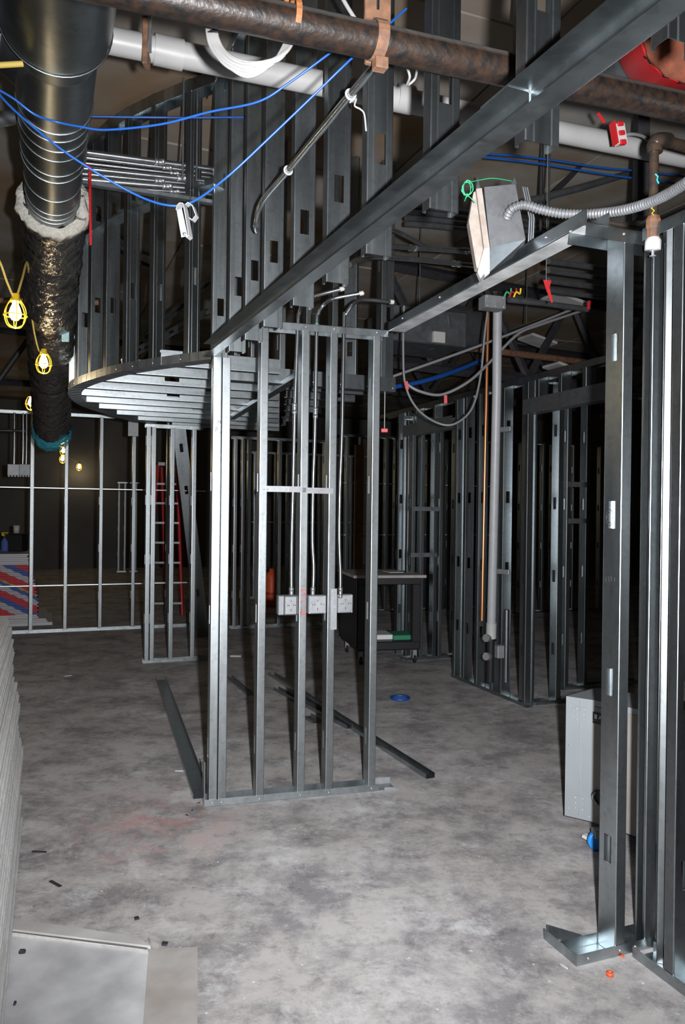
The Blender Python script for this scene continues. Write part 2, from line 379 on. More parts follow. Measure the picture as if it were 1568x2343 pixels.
# a standing frame of studs between two tracks; local x runs along it, y into it
def frame(name, label, P, rz, L, xs, h, wd=0.092, fl=0.041, holes=None, bars=(), top=True, bottom=True, flip=(), z0=0.0, group=None, dbl=(), topleg=0.032, x0=0.0, cat='wall frame'):
    r = thing(name, label, cat, (P[0], P[1], z0), rz, group)
    hs = holes if holes is not None else [0.45+0.61*i for i in range(int((h-0.4)/0.61)+1)]
    for i, x in enumerate(xs):
        me = stud_mesh(h-0.004, wd, fl, hs)
        if i in flip: o = solidify(put('stud', me, r, (x, wd/2+0.002, 0.002), (0, 0, R(90))))
        else: o = solidify(put('stud', me, r, (x, wd/2+0.002, 0.002), (0, 0, R(-90))))
    if bottom: solidify(put('bottom_track', track_mesh(L-x0, wd+0.004), r, (x0, wd/2+0.002, 0)))
    if top: solidify(put('top_track', track_mesh(L-x0, wd+0.004, topleg), r, (x0, wd/2+0.002, h), (R(180), 0, 0)))
    for z in bars:
        solidify(put('bridging_bar', track_mesh(L-x0, 0.036, 0.012), r, (x0, wd/2, z)))
    return r

#@@STRUCT
# ------------------------------------------------------------------ the shell
struct('floor', MB().box((2, 12, -0.05), (40, 50, 0.1)), ['concrete_floor'])
ZC = 4.08
ceil = struct('ceiling', MB().box((0, 0, 0.16), (40, 46, 0.1)), ['far_wall'], (2, 12, ZC+0.02), A0)
rnd = random.Random(3)
pm = {}
for i in range(-6, 9):
    for j in range(-3, 10):
        k = 'deck' if rnd.random() < 0.55 else 'deck_grey'
        dz = rnd.uniform(0, 0.012)
        if k not in pm: pm[k] = MB().box((0, 0, 0.05), (1.19, 1.985, 0.1), ch=0.006).mesh('deck_panel', [k])
        put('deck_panel', pm[k], ceil, (-2+i*1.2, -10+j*2.0, dz))
def wall(name, c, d): return struct(name, MB().box((0, 0, d[2]/2), d), ['far_wall'], (c[0], c[1], 0), A0)
def bld(v, u): return V*v+U*u
wall('wall_back', bld(3, 21), (34, 0.2, 4.3))
wall('wall_right', bld(13, 8), (0.2, 27, 4.3))
wall('wall_left', bld(-11, 8), (0.2, 27, 4.3))

# ------------------------------------------------------------------ front stub wall
S0 = F(472, 1847); S1 = F(862, 1810); SA = math.atan2(S1.y-S0.y, S1.x-S0.x)
SX = Vector((math.cos(SA), math.sin(SA), 0)); SY = Vector((-math.sin(SA), math.cos(SA), 0))
def sloc(px, py, y=0.0):
    p = onplane(px, py, S0+SY*y, SY); q = p-S0; return q.dot(SX), q.z
ZH = 2.407          # underside of the long ledger
ZT = 2.62           # top of the door-height frames
stub = thing('stud_wall', 'short front wall frame carrying three grey electrical boxes and upright conduits', 'wall frame', S0, SA)
STX = []
for (px, py, hgt) in ((478, 1800, ZH), (499, 1800, ZH), (586, 1790, ZT), (680, 1785, ZT), (745, 1780, ZT), (843, 1780, ZT)):
    x, _ = sloc(px, py); STX.append(x)
    solidify(put('stud', stud_mesh(hgt-0.004, 0.092, 0.043, [0.3, 1.02, 1.74, 2.3]), stub, (x, 0.048, 0.002), (0, 0, R(-90))))
xe = sloc(868, 1805)[0]
solidify(put('bottom_track', track_mesh(xe+0.005, 0.096, 0.038), stub, (-0.008, 0.048, 0)))
xt0 = STX[2]-0.02
solidify(put('top_track', track_mesh(xe-xt0+0.02, 0.096, 0.04), stub, (xt0, 0.048, ZT+0.002), (R(180), 0, 0)))
# angle closing the left end of the frame
solidify(MB().box((0, 0.048, 0.12), (0.0016, 0.09, 0.24)).build('end_plate', ['galvanized'], stub, (-0.009, 0, 0)))
# loose foot left open beyond the last stud
ft = MB().add([(0, 0, 0), (0.1, 0.0, 0), (0.1, 0.1, 0), (0, 0.1, 0)], [(0, 1, 2, 3)])
ft.add([(0, 0.1, 0), (0.1, 0.1, 0), (0.1, 0.1, 0.035), (0, 0.1, 0.04)], [(0, 1, 2, 3)])
ft.add([(0.03, 0, 0), (0.1, 0, 0), (0.1, 0, 0.012), (0.03, 0, 0.016)], [(0, 1, 2, 3)])
solidify(ft.build('track_tongue', ['zinc_box'], stub, (xe, -0.002, 0.002)))
for i, x in enumerate(STX):
    for zz in (0.018, ):
        screw((x+0.02, -0.001, zz), (0, -1, 0), stub)
for x in STX[3:]:
    screw((x+0.02, -0.002, ZT-0.015), (0, -1, 0), stub)
# strap braces at mid height
zb = sloc(640, 1119)[1]
for (a, b_) in ((600, 668), (662, 700), (692, 762)):
    xa = sloc(a, 1119)[0]; xb = sloc(b_, 1119)[0]; m_ = MB()
    m_.box(((xa+xb)/2, -0.004, 0), (xb-xa, 0.0016, 0.032)); m_.box(((xa+xb)/2, -0.003, 0.0), (xb-xa, 0.003, 0.012))
    m_.build('brace_strap', ['zinc_box'], stub, (0, -0.001*(a > 660), zb-(0.005 if a > 690 else 0)))
for px in (604, 612, 655, 694, 701, 725):
    x, z = sloc(px, 1120); screw((x, -0.007, z), (0, -1, 0), stub, 0.7)
# red and black marker writing on the studs
def strokes(parent, name, strokes_, mat, tr, r=0.0012):
    m_ = MB()
    for s_ in strokes_: m_.tube([tr(p) for p in s_], r, 5, cap=True)
    return m_.build(name, [mat], parent)
def onface(px, py): x, z = sloc(px, py); return Vector((x, -0.0015, z))
strokes(stub, 'red_writing', [[(690, 1349), (697, 1352), (692, 1355), (699, 1358)], [(691, 1347), (691, 1354)], [(693, 1352), (701, 1349), (700, 1355)], [(690, 1362), (697, 1359), (699, 1364), (693, 1365)], [(699, 1358), (701, 1366)],
        [(688, 1375), (692, 1378), (688, 1380), (690, 1374)], [(692, 1376), (698, 1374)], [(698, 1388), (700, 1391)], [(689, 1394), (692, 1400), (688, 1404), (691, 1392)], [(692, 1408), (696, 1400), (698, 1407), (701, 1400)], [(689, 1408), (700, 1404)]], 'red_marker', lambda p: onface(*p), 0.0016)
strokes(stub, 'black_writing', [[(493, 988), (494, 978), (497, 985), (496, 975)], [(501, 962), (497, 966), (499, 971), (503, 968), (501, 962)], [(504, 962), (505, 970)], [(503, 990), (506, 988)]], 'marker', lambda p: onface(*p))

# junction boxes and conduits on the stub wall
def jbox(label, px0, px1, py0, py1, y, ring=False):
    x0, z1 = sloc(px0, py0, y); x1, z0 = sloc(px1, py1, y); w_ = x1-x0; h_ = z1-z0
    r = thing('junction_box', label, 'electrical box', S0+SX*((x0+x1)/2)+SY*y+ZZ*z0, SA, 'boxes on the front stub wall')
    MB().box((0, 0.027, h_/2), (w_, 0.052, h_), ch=0.005).build('box_body', ['zinc_box'], r)
    if ring:
        MB().box((0.012, -0.003, h_/2), (w_*0.62, 0.012, h_*0.95), ch=0.005).build('raised_cover', ['zinc_box'], r)
        m_ = MB()
        for (a, b_, c_, d_) in ((0.012, h_*0.985, w_*0.64, 0.003), (0.012, h_*0.015, w_*0.64, 0.003), (0.012-w_*0.32, h_/2, 0.003, h_*0.97), (0.012+w_*0.32, h_/2, 0.003, h_*0.97)):
            m_.box((a, -0.001, b_), (c_, 0.006, d_))
        m_.build('gasket', ['black_rubber'], r)
    fy = -0.0095 if ring else 0.0005
    for (a, b_) in ((-0.26, 0.5), (-0.14, 0.5), (0.02, 0.72), (0.02, 0.30), (0.02, 0.22), (0.22, 0.52), (0.36, 0.5)):
        put('knockout', KO, r, (a*w_*(0.6 if ring else 1)+(0.012 if ring else 0), fy, b_*h_), (R(90), 0, 0))
    for (a, b_) in ((-0.44, 0.05), (0.44, 0.05), (-0.44, 0.95), (0.44, 0.95)):
        screw((a*w_, -0.0005, b_*h_), (0, -1, 0), r, 0.6)
    return r
KO = MB().lathe([(0, 0.001), (0.0028, 0.001), (0.0028, -0.001)], 8).mesh('knockout', ['black_plastic'])
jbox('grey electrical box with raised cover, leftmost of three on front wall', 637, 683, 1363, 1407, 0.02, True)
jbox('square grey electrical box between the two inner studs, middle of three', 706, 747, 1363, 1404, 0.012)
jbox('square grey electrical box right of taped stud, rightmost of three', 773, 808, 1361, 1402, 0.03)
m_ = MB(); x0, z1 = sloc(757, 1347); x1, z0 = sloc(770, 1440)
m_.box(((x0+x1)/2, -0.003, (z0+z1)/2), (x1-x0, 0.002, z1-z0)); m_.build('mounting_bracket', ['zinc_box'], stub)
screw(((x0+x1)/2, -0.005, z1-0.02), (0, -1, 0), stub, .8); screw(((x0+x1)/2, -0.005, z0+0.02), (0, -1, 0), stub, .8)

def conduit(label, pts, r, caps=(), coup=(), group=None, mat='conduit_steel', name='metal_conduit', n=12, sub=8):
    base = Vector(pts[0]); o = thing(name, label, 'conduit', base, 0, group)
    sp_ = spline(pts, sub); MB().tube(sp_, r, n).build('tube', [mat], o, offset=base)
    for i, mt in caps:
        i = len(pts)-1 if i < 0 else i
        d = (Vector(pts[i])-Vector(pts[i-1 if i else 1])).normalized(); p = Vector(pts[i])
        MB().tube([p-d*0.012, p-d*0.012, p+d*0.01, p+d*0.01], [r*0.9, r*1.22, r*1.22, r*0.7], n, smooth=False).build('end_cap', [mt], o, offset=base)
    for (p, d) in coup:
        p = Vector(p); d = Vector(d).normalized()
        m_ = MB(); m_.tube([p-d*0.03, p-d*0.028, p-d*0.008, p-d*0.008], [r*1.0, r*1.3, r*1.3, r], n); m_.tube([p+d*0.03, p+d*0.028, p+d*0.008, p+d*0.008], [r*1.0, r*1.3, r*1.3, r], n)
        m_.tube([p-d*0.01, p+d*0.01], r*1.18, n); m_.build('coupling', ['bright_steel'], o, offset=base)
    return o
yb = 0.035
def sp3(px, py, y=yb): return onplane(px, py, S0+SY*y, SY)
def YD(p, dy): return p
c1 = [sp3(667, 1362), sp3(667.5, 1250), sp3(671, 1100), sp3(675, 930), sp3(682, 740), sp3(685.5, 715), D(694, 693, 4.26), D(712, 680, 4.3), D(740, 672, 4.32), D(783, 661, 4.33)]
conduit('slim steel conduit rising from the leftmost front box, bent under ledger', c1, 0.0105, [(-1, 'white_plastic')], [(sp3(674, 935), ZZ), (sp3(667, 1356), ZZ)], 'conduits in the front stub wall')
c2 = [sp3(716, 1362), sp3(718, 1300), sp3(715, 1230), sp3(717, 1100), sp3(721, 980), sp3(725, 744), sp3(728.5, 718), D(740, 699, 4.32), D(762, 684, 4.36), D(828, 671, 4.36)]
c2o = conduit('slim steel conduit with green tape rising from the middle front box', c2, 0.0105, [(-1, 'white_plastic')], [(sp3(722, 945), ZZ), (sp3(716, 1356), ZZ)], 'conduits in the front stub wall')
p = sp3(725, 750); MB().tube([p-ZZ*0.022, p+ZZ*0.022], 0.0122, 12).build('green_tape', ['green_tape'], c2o, offset=c2[0])
c3 = [sp3(779, 1360), sp3(779, 1310), sp3(776.5, 1230), sp3(778, 1120), sp3(783, 980), sp3(787.5, 737), sp3(791, 721), D(807, 697, 4.4), D(832, 686, 4.44), D(897, 691, 4.5)]
conduit('slim steel conduit rising from the rightmost front box, longest bent end', c3, 0.0105, [(-1, 'white_plastic')], [(sp3(779, 1356), ZZ)], 'conduits in the front stub wall')

# ------------------------------------------------------------------ long ledger (sideways track) and its hanging studs
P0 = D(490, 822, S0.y+0.01); P0.z = ZH
HA = R(23.0); UA = Vector((-math.sin(HA), math.cos(HA), 0)); VA = Vector((math.cos(HA), math.sin(HA), 0))
LEDL = 3.75
led = thing('ledger_track', 'long galvanised ledger track running overhead from front wall towards camera', 'steel track', P0, HA-R(90))
def led_mesh(L, hgt, leg, name, x0):      # local x towards the camera, local y to the right, z up
    prof = rounded([(leg, 0), (0, 0), (0, hgt), (leg, hgt)], 0.004); mb = MB(); n_ = len(prof)
    mb.add([(x, p.x, p.y) for x in (x0, x0+L) for p in prof], [(i, i+1, n_+i+1, n_+i) for i in range(n_-1)])
    return mb
# local frame: rotate so that +x = -UA (towards camera); +y then = VA
led.rotation_euler = (0, 0, math.atan2(-UA.y, -UA.x))
def ledloc(p):
    q = Vector(p)-P0; return q.dot(-UA), q.dot(VA), q.z
# with x = -UA, right-handed y would be -VA, so mirror the profile in y
def mirror(mb): mb.v = [(a, -b_, c_) for a, b_, c_ in mb.v]; mb.f = [tuple(reversed(f)) for f in mb.f]; return mb
xs_ = ledloc(onplane(1149, 225, P0, VA))[0]
solidify(mirror(led_mesh(xs_+0.12, 0.068, 0.054, 'track', -0.02)).build('track_length', ['galvanized'], led))
solidify(mirror(led_mesh(LEDL-xs_, 0.072, 0.058, 'track', xs_)).build('track_length', ['galvanized'], led, (0, 0.002, -0.002)))
for (px, py) in ((1208, 162), (1222, 194), (1090, 358/1.0*1.0), (985, 357), (833, 490), (655, 664), (573, 718), (531, 755), (503, 795), (1399, 58), (740, 590), (905, 430)):
    p = onplane(px, py, P0, VA); x, y, z = ledloc(p)
    if 0.004 < z < 0.066: screw((x, 0.003, z), (0, 1, 0), led)
for (px, py) in ((1297, 158), (1193, 246), (1142, 276), (1083, 325), (1028, 367), (1410, 86), (800, 572)):
    p = F(px, py, ZH); x, y, z = ledloc(p)
    if 0.002 < y < 0.057: screw((x, -y, -0.004), (0, 0, -1), led)
bul = thing('hanging_bulkhead', 'row of tall hanging studs standing above the long overhead ledger', 'stud row', P0, HA)
bx = [(488, 600), (527, 560), (563, 560), (606, 500), (673, 500), (749, 450), (840, 400), (986, 250), (1206, 60)]
ts = []
for (px, py) in bx:
    p = onplane(px, py, P0+VA*0.06, VA); ts.append((p-P0).dot(UA))
ts.append(ts[-1]-0.41)
for i, t in enumerate(ts):
    ang = random.uniform(-1.0, 1.0)
    bot = ZH+0.022 if i else ZH
    hs = [0.345]
    # web faces the camera (-UA), flanges run away along +UA
    solidify(put('stud', stud_mesh(ZC-bot, 0.092, 0.041, hs, ribs=True), bul, (0.06+0.046, t, bot-ZH), (0, 0, R(ang))))
solidify(put('top_track', track_mesh(ts[0]-ts[-1]+0.3, 0.096, 0.05), bul, (0.06+0.046, ts[-1]-0.1, ZC-ZH), (R(180), 0, R(90))))

# ------------------------------------------------------------------ curved soffit
ZS = 2.44
cpts = [F(484, 821, ZS), F(332, 841, ZS), F(232, 861, ZS), F(159, 891, ZS), F(172, 921, ZS), F(229, 944, ZS), F(295, 962, ZS), F(345, 969, ZS)]
cl = spline(cpts, 8)
sof = thing('curved_soffit', 'rounded hanging soffit frame with slotted curved track and rows of joists', 'soffit frame', cl[0]*1.0)
so = cl[0].copy()
inn = []
for i in range(len(cl)):
    a = cl[max(i-1, 0)]; b_ = cl[min(i+1, len(cl)-1)]; t_ = (b_-a).normalized(); nrm = Vector((t_.y, -t_.x, 0))  # inward candidate
    ctr = Vector((-0.4, 6.3, ZS))
    if nrm.dot(ctr-cl[i]) < 0: nrm = -nrm
    inn.append(nrm)
for i in range(len(cl)-1):
    a, b_ = cl[i], cl[i+1]; na, nb = inn[i], inn[i+1]; g = (b_-a)*0.03
    a2, b2 = a+g, b_-g; m_ = MB(); W = 0.094; lg = 0.05
    m_.add([a2, b2, b2+nb*W, a2+na*W], [(0, 1, 2, 3)])
    m_.add([a2, b2, b2+ZZ*lg, a2+ZZ*lg], [(0, 1, 2, 3)])
    m_.add([a2+na*W, b2+nb*W, b2+nb*W+ZZ*lg, a2+na*W+ZZ*lg], [(0, 1, 2, 3)])
    solidify(m_.build('track_segment', ['galvanized_dull'], sof, offset=so))
    if i % 3 == 1: screw((a-so)+ZZ*0.02-na*0.001, -na, sof)
# upper ring tracks of the curve
for zr, lg, rng in ((3.43, 0.09, range(0, 22)), (ZC-0.01, -0.07, range(0, len(cl)-1))):
    for i in rng:
        a = cl[i].copy(); b_ = cl[i+1].copy(); a.z = b_.z = zr; na, nb = inn[i], inn[i+1]; m_ = MB(); W = 0.094
        m_.add([a, b_, b_+nb*W, a+na*W], [(0, 1, 2, 3)]); m_.add([a+na*W, b_+nb*W, b_+nb*W+ZZ*lg, a+na*W+ZZ*lg], [(0, 1, 2, 3)])
        if zr > 4: m_.add([a, b_, b_+ZZ*lg, a+ZZ*lg], [(0, 1, 2, 3)])
        solidify(m_.build('ring_segment', ['galvanized'], sof, offset=so))
# studs round the curve
def curve_at(px, py):
    best = None
    for i in range(len(cl)-1):
        for k in range(6):
            p = cl[i].lerp(cl[i+1], k/6); q = CAM_ROT.transposed() @ (p-Vector((0, 0, HC))); x = CX+FPX*q.x/-q.z
            d = abs(x-px)
            if best is None or d < best[0]: best = (d, p, inn[i])
        if i > 24: break
    return best[1], best[2]
for k, px in enumerate((176, 205, 242, 288, 350, 430)):
    p, nn = curve_at(px, 860)
    me = stud_mesh(ZC-ZS-0.01, 0.092, 0.041, [0.45+0.05*(k % 2), 1.06+0.05*(k % 2)], ribs=True)
    o = solidify(put('stud', me, sof, p-so+nn*0.048+ZZ*0.004)); o.rotation_euler = (0, 0, math.atan2(nn.y, nn.x))
for i in (27, 34, 41, 48, 54):
    p = cl[i]; nn = inn[i]
    o = solidify(put('stud', stud_mesh(ZC-ZS-0.01, 0.092, 0.041, [0.5, 1.1]), sof, p-so+nn*0.048+ZZ*0.004)); o.rotation_euler = (0, 0, math.atan2(nn.y, nn.x))
# joists: C studs laid along V, web upright towards the camera
def xline(u):          # span of the curve in v at a given u
    vs2 = [(c+nn*0.09).dot(V) for c, nn in zip(cl, inn) if abs(c.dot(U)-u) < 0.12]
    return min(vs2) if vs2 else None
u0 = cl[0].dot(U); umax = max(c.dot(U) for c in cl)
u = u0+0.33; k = 0
while u < umax+0.35:
    va = xline(u) if u < umax-0.05 else xline(umax-0.1)
    if u > umax-0.05: va += 0.4
    qd = (U*u+V*0.0); pr = ray(640, 900); pr = Vector((pr.x, pr.y, 0)); tt = u/pr.dot(U); vb = (pr*tt).dot(V)
    if va is not None and vb-va > 0.25:
        L = vb-va; me = stud_mesh(L, 0.092, 0.041, [0.3+0.33*(k % 2)+0.1*k, 1.6])
        # stud local: x web, y flange, z length -> web upright (x->Z), length -> V, flange -> +U
        M_ = basis(ZZ, U, V)
        if M_.determinant() < 0: M_ = basis(-ZZ, U, V)
        o = solidify(put('joist', me, sof, V*va+U*u+ZZ*(ZS+0.05)-so)); o.rotation_euler = M_.to_euler()
    u += 0.385; k += 1
#@@MORE
# ------------------------------------------------------------------ bulkhead behind the stub wall
bb0 = F(500, 850, ZS); bbA = A0
def vline(px, py, P, nrm): return onplane(px, py, P, nrm)
BB = F(650, 878, ZS)
bbk = thing('inner_bulkhead', 'cross bulkhead frame hanging behind the front stub wall', 'stud row', BB, A0)
bL0 = (vline(500, 860, BB, U)-BB).dot(V); bL1 = (vline(905, 895, BB, U)-BB).dot(V)
solidify(MB().box(((bL0+bL1)/2, 0, 0.05), (bL1-bL0, 0.002, 0.10)).build('face_plate', ['galvanized'], bbk))
solidify(MB().box(((bL0+bL1)/2, 0.047, 0.001), (bL1-bL0, 0.094, 0.002)).build('bottom_plate', ['galvanized'], bbk))
for px in (536, 574, 640, 700, 760, 806, 872):
    x = (vline(px, 860, BB, U)-BB).dot(V)
    solidify(put('stud', stud_mesh(ZC-ZS-0.01, 0.092, 0.041, [0.28, 0.9]), bbk, (x, 0.05, 0.004), (0, 0, R(-90 if px != 806 else -40))))
for k in range(5):
    screw((bL1-0.02-0.2*k, -0.002, 0.025), (0, -1, 0), bbk)
# second joist field and its diagonal carrier, right of the curve
jf = thing('soffit_joists', 'rows of flat joists hanging behind the front stub wall', 'soffit frame', BB, A0)
for k in range(7):
    uu = 0.25+0.385*k; pr = ray(655, 900); pr = Vector((pr.x, pr.y, 0)); vs0 = (pr*((BB.dot(U)+uu)/pr.dot(U))).dot(V)-BB.dot(V); L = (bL1-0.05-vs0)/(1.0 if k < 4 else 0.45)
    M_ = basis(ZZ, Vector((0, 1, 0)), Vector((1, 0, 0)))
    if M_.determinant() < 0: M_ = basis(-ZZ, Vector((0, 1, 0)), Vector((1, 0, 0)))
    o = solidify(put('joist', stud_mesh(L*(1.0 if k < 4 else 0.45), 0.092, 0.041, [0.3+0.1*k, 0.9]), jf, (vs0, uu, 0.05))); o.rotation_euler = M_.to_euler()
ca = F(530, 960, ZS-0.02); cb = F(680, 868, ZS-0.02)
dirc = (cb-ca).normalized()
car = tag(put('carrier_track', track_mesh((cb-ca).length+0.2, 0.06, 0.035), None, ca, (0, 0, math.atan2(dirc.y, dirc.x))), 'sloping carrier track under the joists behind the front wall', 'steel track'); solidify(car)
# post hanging at the head of the door opening
hp = F(886, 896, ZS); hp2 = thing('hanging_post', 'punched steel post hanging at the start of the door header', 'steel stud', hp, A0)
solidify(put('web', stud_mesh(ZC-ZS, 0.092, 0.041, [0.55, 1.15]), hp2, (0.0, 0, 0)))
screw((-0.02, -0.002, 0.03), (0, -1, 0), hp2); screw((0.02, -0.002, 0.03), (0, -1, 0), hp2)

# ------------------------------------------------------------------ near right jamb, header and wall
J0 = F(1320, 2212); C0 = F(1437, 2190)
JA = A0; JX, JY = V, U
def jl(px, py, y=0.0): q = onplane(px, py, J0+JY*y, JY)-J0; return q.dot(JX), q.z
jamb = thing('door_jamb_frame', 'near right jamb frame with marked stud and open track foot', 'wall frame', J0, JA)
xj = jl(1409, 2168)[0]; xc = jl(1440, 2160)[0]
JH = ZT-0.004
JM = stud_mesh(JH, 0.092, 0.043, [0.37, 0.98, 1.59, 2.2])
solidify(put('stud', JM, jamb, (xj, 0.048, 0.002), (0, 0, R(-90))))
xw = jl(1508, 1500)[0]
solidify(put('stud', stud_mesh(JH, 0.05, 0.047, []), jamb, (xw, 0.027, 0.002), (0, 0, R(90))))
solidify(put('bottom_track', track_mesh(xw+0.0, 0.096, 0.04), jamb, (0, 0.048, 0)))
solidify(put('top_track', track_mesh(xw, 0.096, 0.05), jamb, (-0.0, 0.048, ZT), (R(180), 0, 0)))
# open track foot left of the jamb
m_ = MB(); tl = 0.10
m_.add([(0, 0, 0), (-0.0, 0.19, 0), (0.0, 0.19, 0.04), (0, 0, 0.04)], [(0, 1, 2, 3)])
m_.add([(0.1, 0.095, 0.0), (0.02, 0.2, 0.0), (0.02, 0.2, 0.045), (0.1, 0.095, 0.045)], [(0, 1, 2, 3)])
m_.build('track_tongue', ['galvanized'], jamb); solidify(jamb.children[-1])
for zz in (0.02, ):
    for x in (xj+0.02, xj+0.09, 0.05): screw((x, -0.001, zz), (0, -1, 0), jamb)
screw((xj-0.005, -0.001, ZT-0.02), (0, -1, 0), jamb)
def jface(px, py): q = onplane(px, py, J0+JX*xj, JX)-J0; return Vector((xj-0.0015, q.dot(JY), q.z))
circ = [(1396+7.5*math.cos(a*math.pi/10), 1184+19*math.sin(a*math.pi/10)) for a in range(21)]
strokes(jamb, 'marker_circle', [circ, [(1393, 1175), (1395, 1171), (1397, 1175)], [(1390, 1180), (1391, 1186)], [(1401, 1182), (1401, 1187)], [(1394, 1194), (1396, 1198), (1398, 1194)],
        [(1391+3.5*math.cos(a*math.pi/6), 1325+8*math.sin(a*math.pi/6)) for a in range(13)], [(1397+3*math.cos(a*math.pi/6), 1324+8*math.sin(a*math.pi/6)) for a in range(13)], [(1408, 1322), (1407, 1330)], [(1405, 1348), (1409, 1353)]], 'marker', lambda p: jface(*p), 0.0009)
hbx0 = S0+SX*(xe+0.02)
hd = J0-hbx0; HBL = hd.length; HBA = math.atan2(hd.y, hd.x)
hb = thing('door_header_track', 'dusty header track spanning from front wall to near right jamb', 'steel track', (hbx0.x, hbx0.y, ZT-0.005), HBA)
o = solidify(put('track_length', track_mesh(HBL+0.0, 0.094, 0.05), hb, (0, 0.048, 0.0)))
MB().box((HBL*0.5, 0.047, -0.0018), (HBL*0.97, 0.084, 0.001)).build('plaster_dust', ['header_dust'], hb)
for k in range(4): screw((0.2+0.45*k, -0.001, 0.03), (0, -1, 0), hb)
UWR = math.atan2(-U.y, -U.x)
C1 = F(1448, 2190)
uw = thing('side_wall_frame', 'near right wall frame with brightly lit corner studs running towards camera', 'wall frame', C1, UWR)
cw = D(1556, 1500, 2.74); cdir = Vector((cw.x-0.06, cw.y, 0)).normalized(); cdir = Matrix.Rotation(R(3), 3, 'Z') @ cdir
q_ = Matrix.Rotation(-UWR, 3, 'Z') @ (Vector((cw.x, cw.y, 0))+cdir*0.046-C1)
solidify(put('stud', stud_mesh(JH, 0.092, 0.062, [0.37, 0.98, 1.59, 2.2]), uw, (q_.x, q_.y, 0.002), (0, 0, math.atan2(cdir.y, cdir.x)-UWR)))
for x, rz_ in ((0.19, 90), (0.60, -90), (1.0, -90)):
    solidify(put('stud', JM, uw, (x, 0.048, 0.002), (0, 0, R(rz_))))
solidify(put('bottom_track', track_mesh(1.5, 0.096, 0.04), uw, (0, 0.048, 0)))
solidify(put('top_track', track_mesh(1.5, 0.096, 0.045), uw, (0, 0.048, ZT), (R(180), 0, 0)))

# ------------------------------------------------------------------ far frames
def px_frame(name, label, Ppx, ang, pxs, h, Lend, py=1300, x0px=None, **kw):
    P = F(*Ppx); X = Vector((math.cos(ang), math.sin(ang), 0)); Y = Vector((-math.sin(ang), math.cos(ang), 0))
    fx = lambda px: (onplane(px, py, P, Y)-P).dot(X)
    return frame(name, label, P, ang, fx(Lend), [fx(p) for p in pxs], h, x0=(fx(x0px) if x0px is not None else 0.0), **kw)
hL = D(70, 940, F(70, 1450).y).z
fl_ = F(70, 1450)
zb1 = D(70, 1117, fl_.y).z; zb2 = D(70, 1343, fl_.y).z
lw = px_frame('partition_frame', 'far left partition frame of bright studs with two long bridging bars', (66, 1450), R(21), [-20, 67, 146, 226, 301, 380, 440], hL, 470, x0px=-60, bars=(zb1, zb2))
mw = px_frame('corner_frame', 'narrow wall frame standing under the curved soffit', (328, 1519), R(21), [333, 345, 388, 438], 2.45, 462)
mw2 = None
# outlet boxes and a shelf bar on the far left frame
for i, (a, b_, lab) in enumerate(((18, 44, 'toothed outlet box plate on far left frame, nearer the edge'), (45, 68, 'toothed outlet box plate on far left frame, beside bright stud'))):
    p = D((a+b_)/2, 1088, fl_.y-0.1); r_ = thing('outlet_box', lab, 'electrical box', p, R(21))
    wv = (b_-a)/FPX*fl_.y
    MB().box((0, 0.02, 0.07), (wv, 0.04, 0.14), ch=0.004).build('box_body', ['zinc_box'], r_)
    for kx in range(4):
        MB().box((-wv/2+wv*(kx+0.5)/4, 0.01, -0.008), (wv/7, 0.01, 0.016)).build('bracket_tooth', ['zinc_box'], r_)
    put('knockout', KO, r_, (0.0, -0.002, 0.05), (R(90), 0, 0))
for i, (px, lab) in enumerate(((33, 'thin conduit dropping to the outlet plates, leftmost of three'), (53, 'thin conduit dropping to the outlet plates, middle of three'), (61, 'thin conduit dropping to the outlet plates, beside bright stud'))):
    conduit(lab, [D(px, 940, fl_.y), D(px, 1000, fl_.y), D(px-1, 1062, fl_.y)], 0.012, group='conduits at the far left frame', sub=2)
p = D(0, 985, fl_.y-0.02); q = D(66, 986, fl_.y+0.02)
tag(MB().tube([p, q], 0.022, 8).build('cross_bar', ['galvanized']), 'short cross bar between studs at far left', 'steel bar')
# leaning stud
lb = F(466, 1458); lt = D(408, 962, 8.75)
dv = (lt-lb); ls = thing('leaning_stud', 'dark loose stud leaning behind the narrow corner frame', 'steel stud', lb)
o = solidify(put('web', stud_mesh(dv.length, 0.15, 0.045, [0.6, 1.2, 1.9, 2.4]), ls)); xx = Vector((0.95, 0.3, 0)); zz_ = dv.normalized(); xx = (xx-zz_*xx.dot(zz_)).normalized(); o.rotation_euler = basis(xx, zz_.cross(xx), zz_).to_euler()

# step ladder
lp = F(392, 1408); lad = thing('step_ladder', 'tall red step ladder with pale steps behind the corner frame', 'ladder', lp, R(10))
for s_ in (-1, 1):
    MB().tube([(s_*0.26-0.1, -0.0, 0), (s_*0.14-0.1, 0.5, 2.25)], 0.03, 4).build('front_rail', ['red_dull'], lad)
    MB().tube([(s_*0.26+0.12, 1.1, 0), (s_*0.14-0.05, 0.55, 2.22)], 0.025, 4).build('rear_rail', ['red_dull'], lad)
for k in range(7):
    t = (k+0.6)/7.6; wv = 0.26-0.12*t
    MB().box((-0.1, 0.5*t, 2.25*t), (2*wv, 0.08, 0.03)).build('step', ['zinc_box'], lad)
MB().box((-0.08, 0.52, 2.26), (0.32, 0.16, 0.05)).build('top_cap', ['zinc_box'], lad)

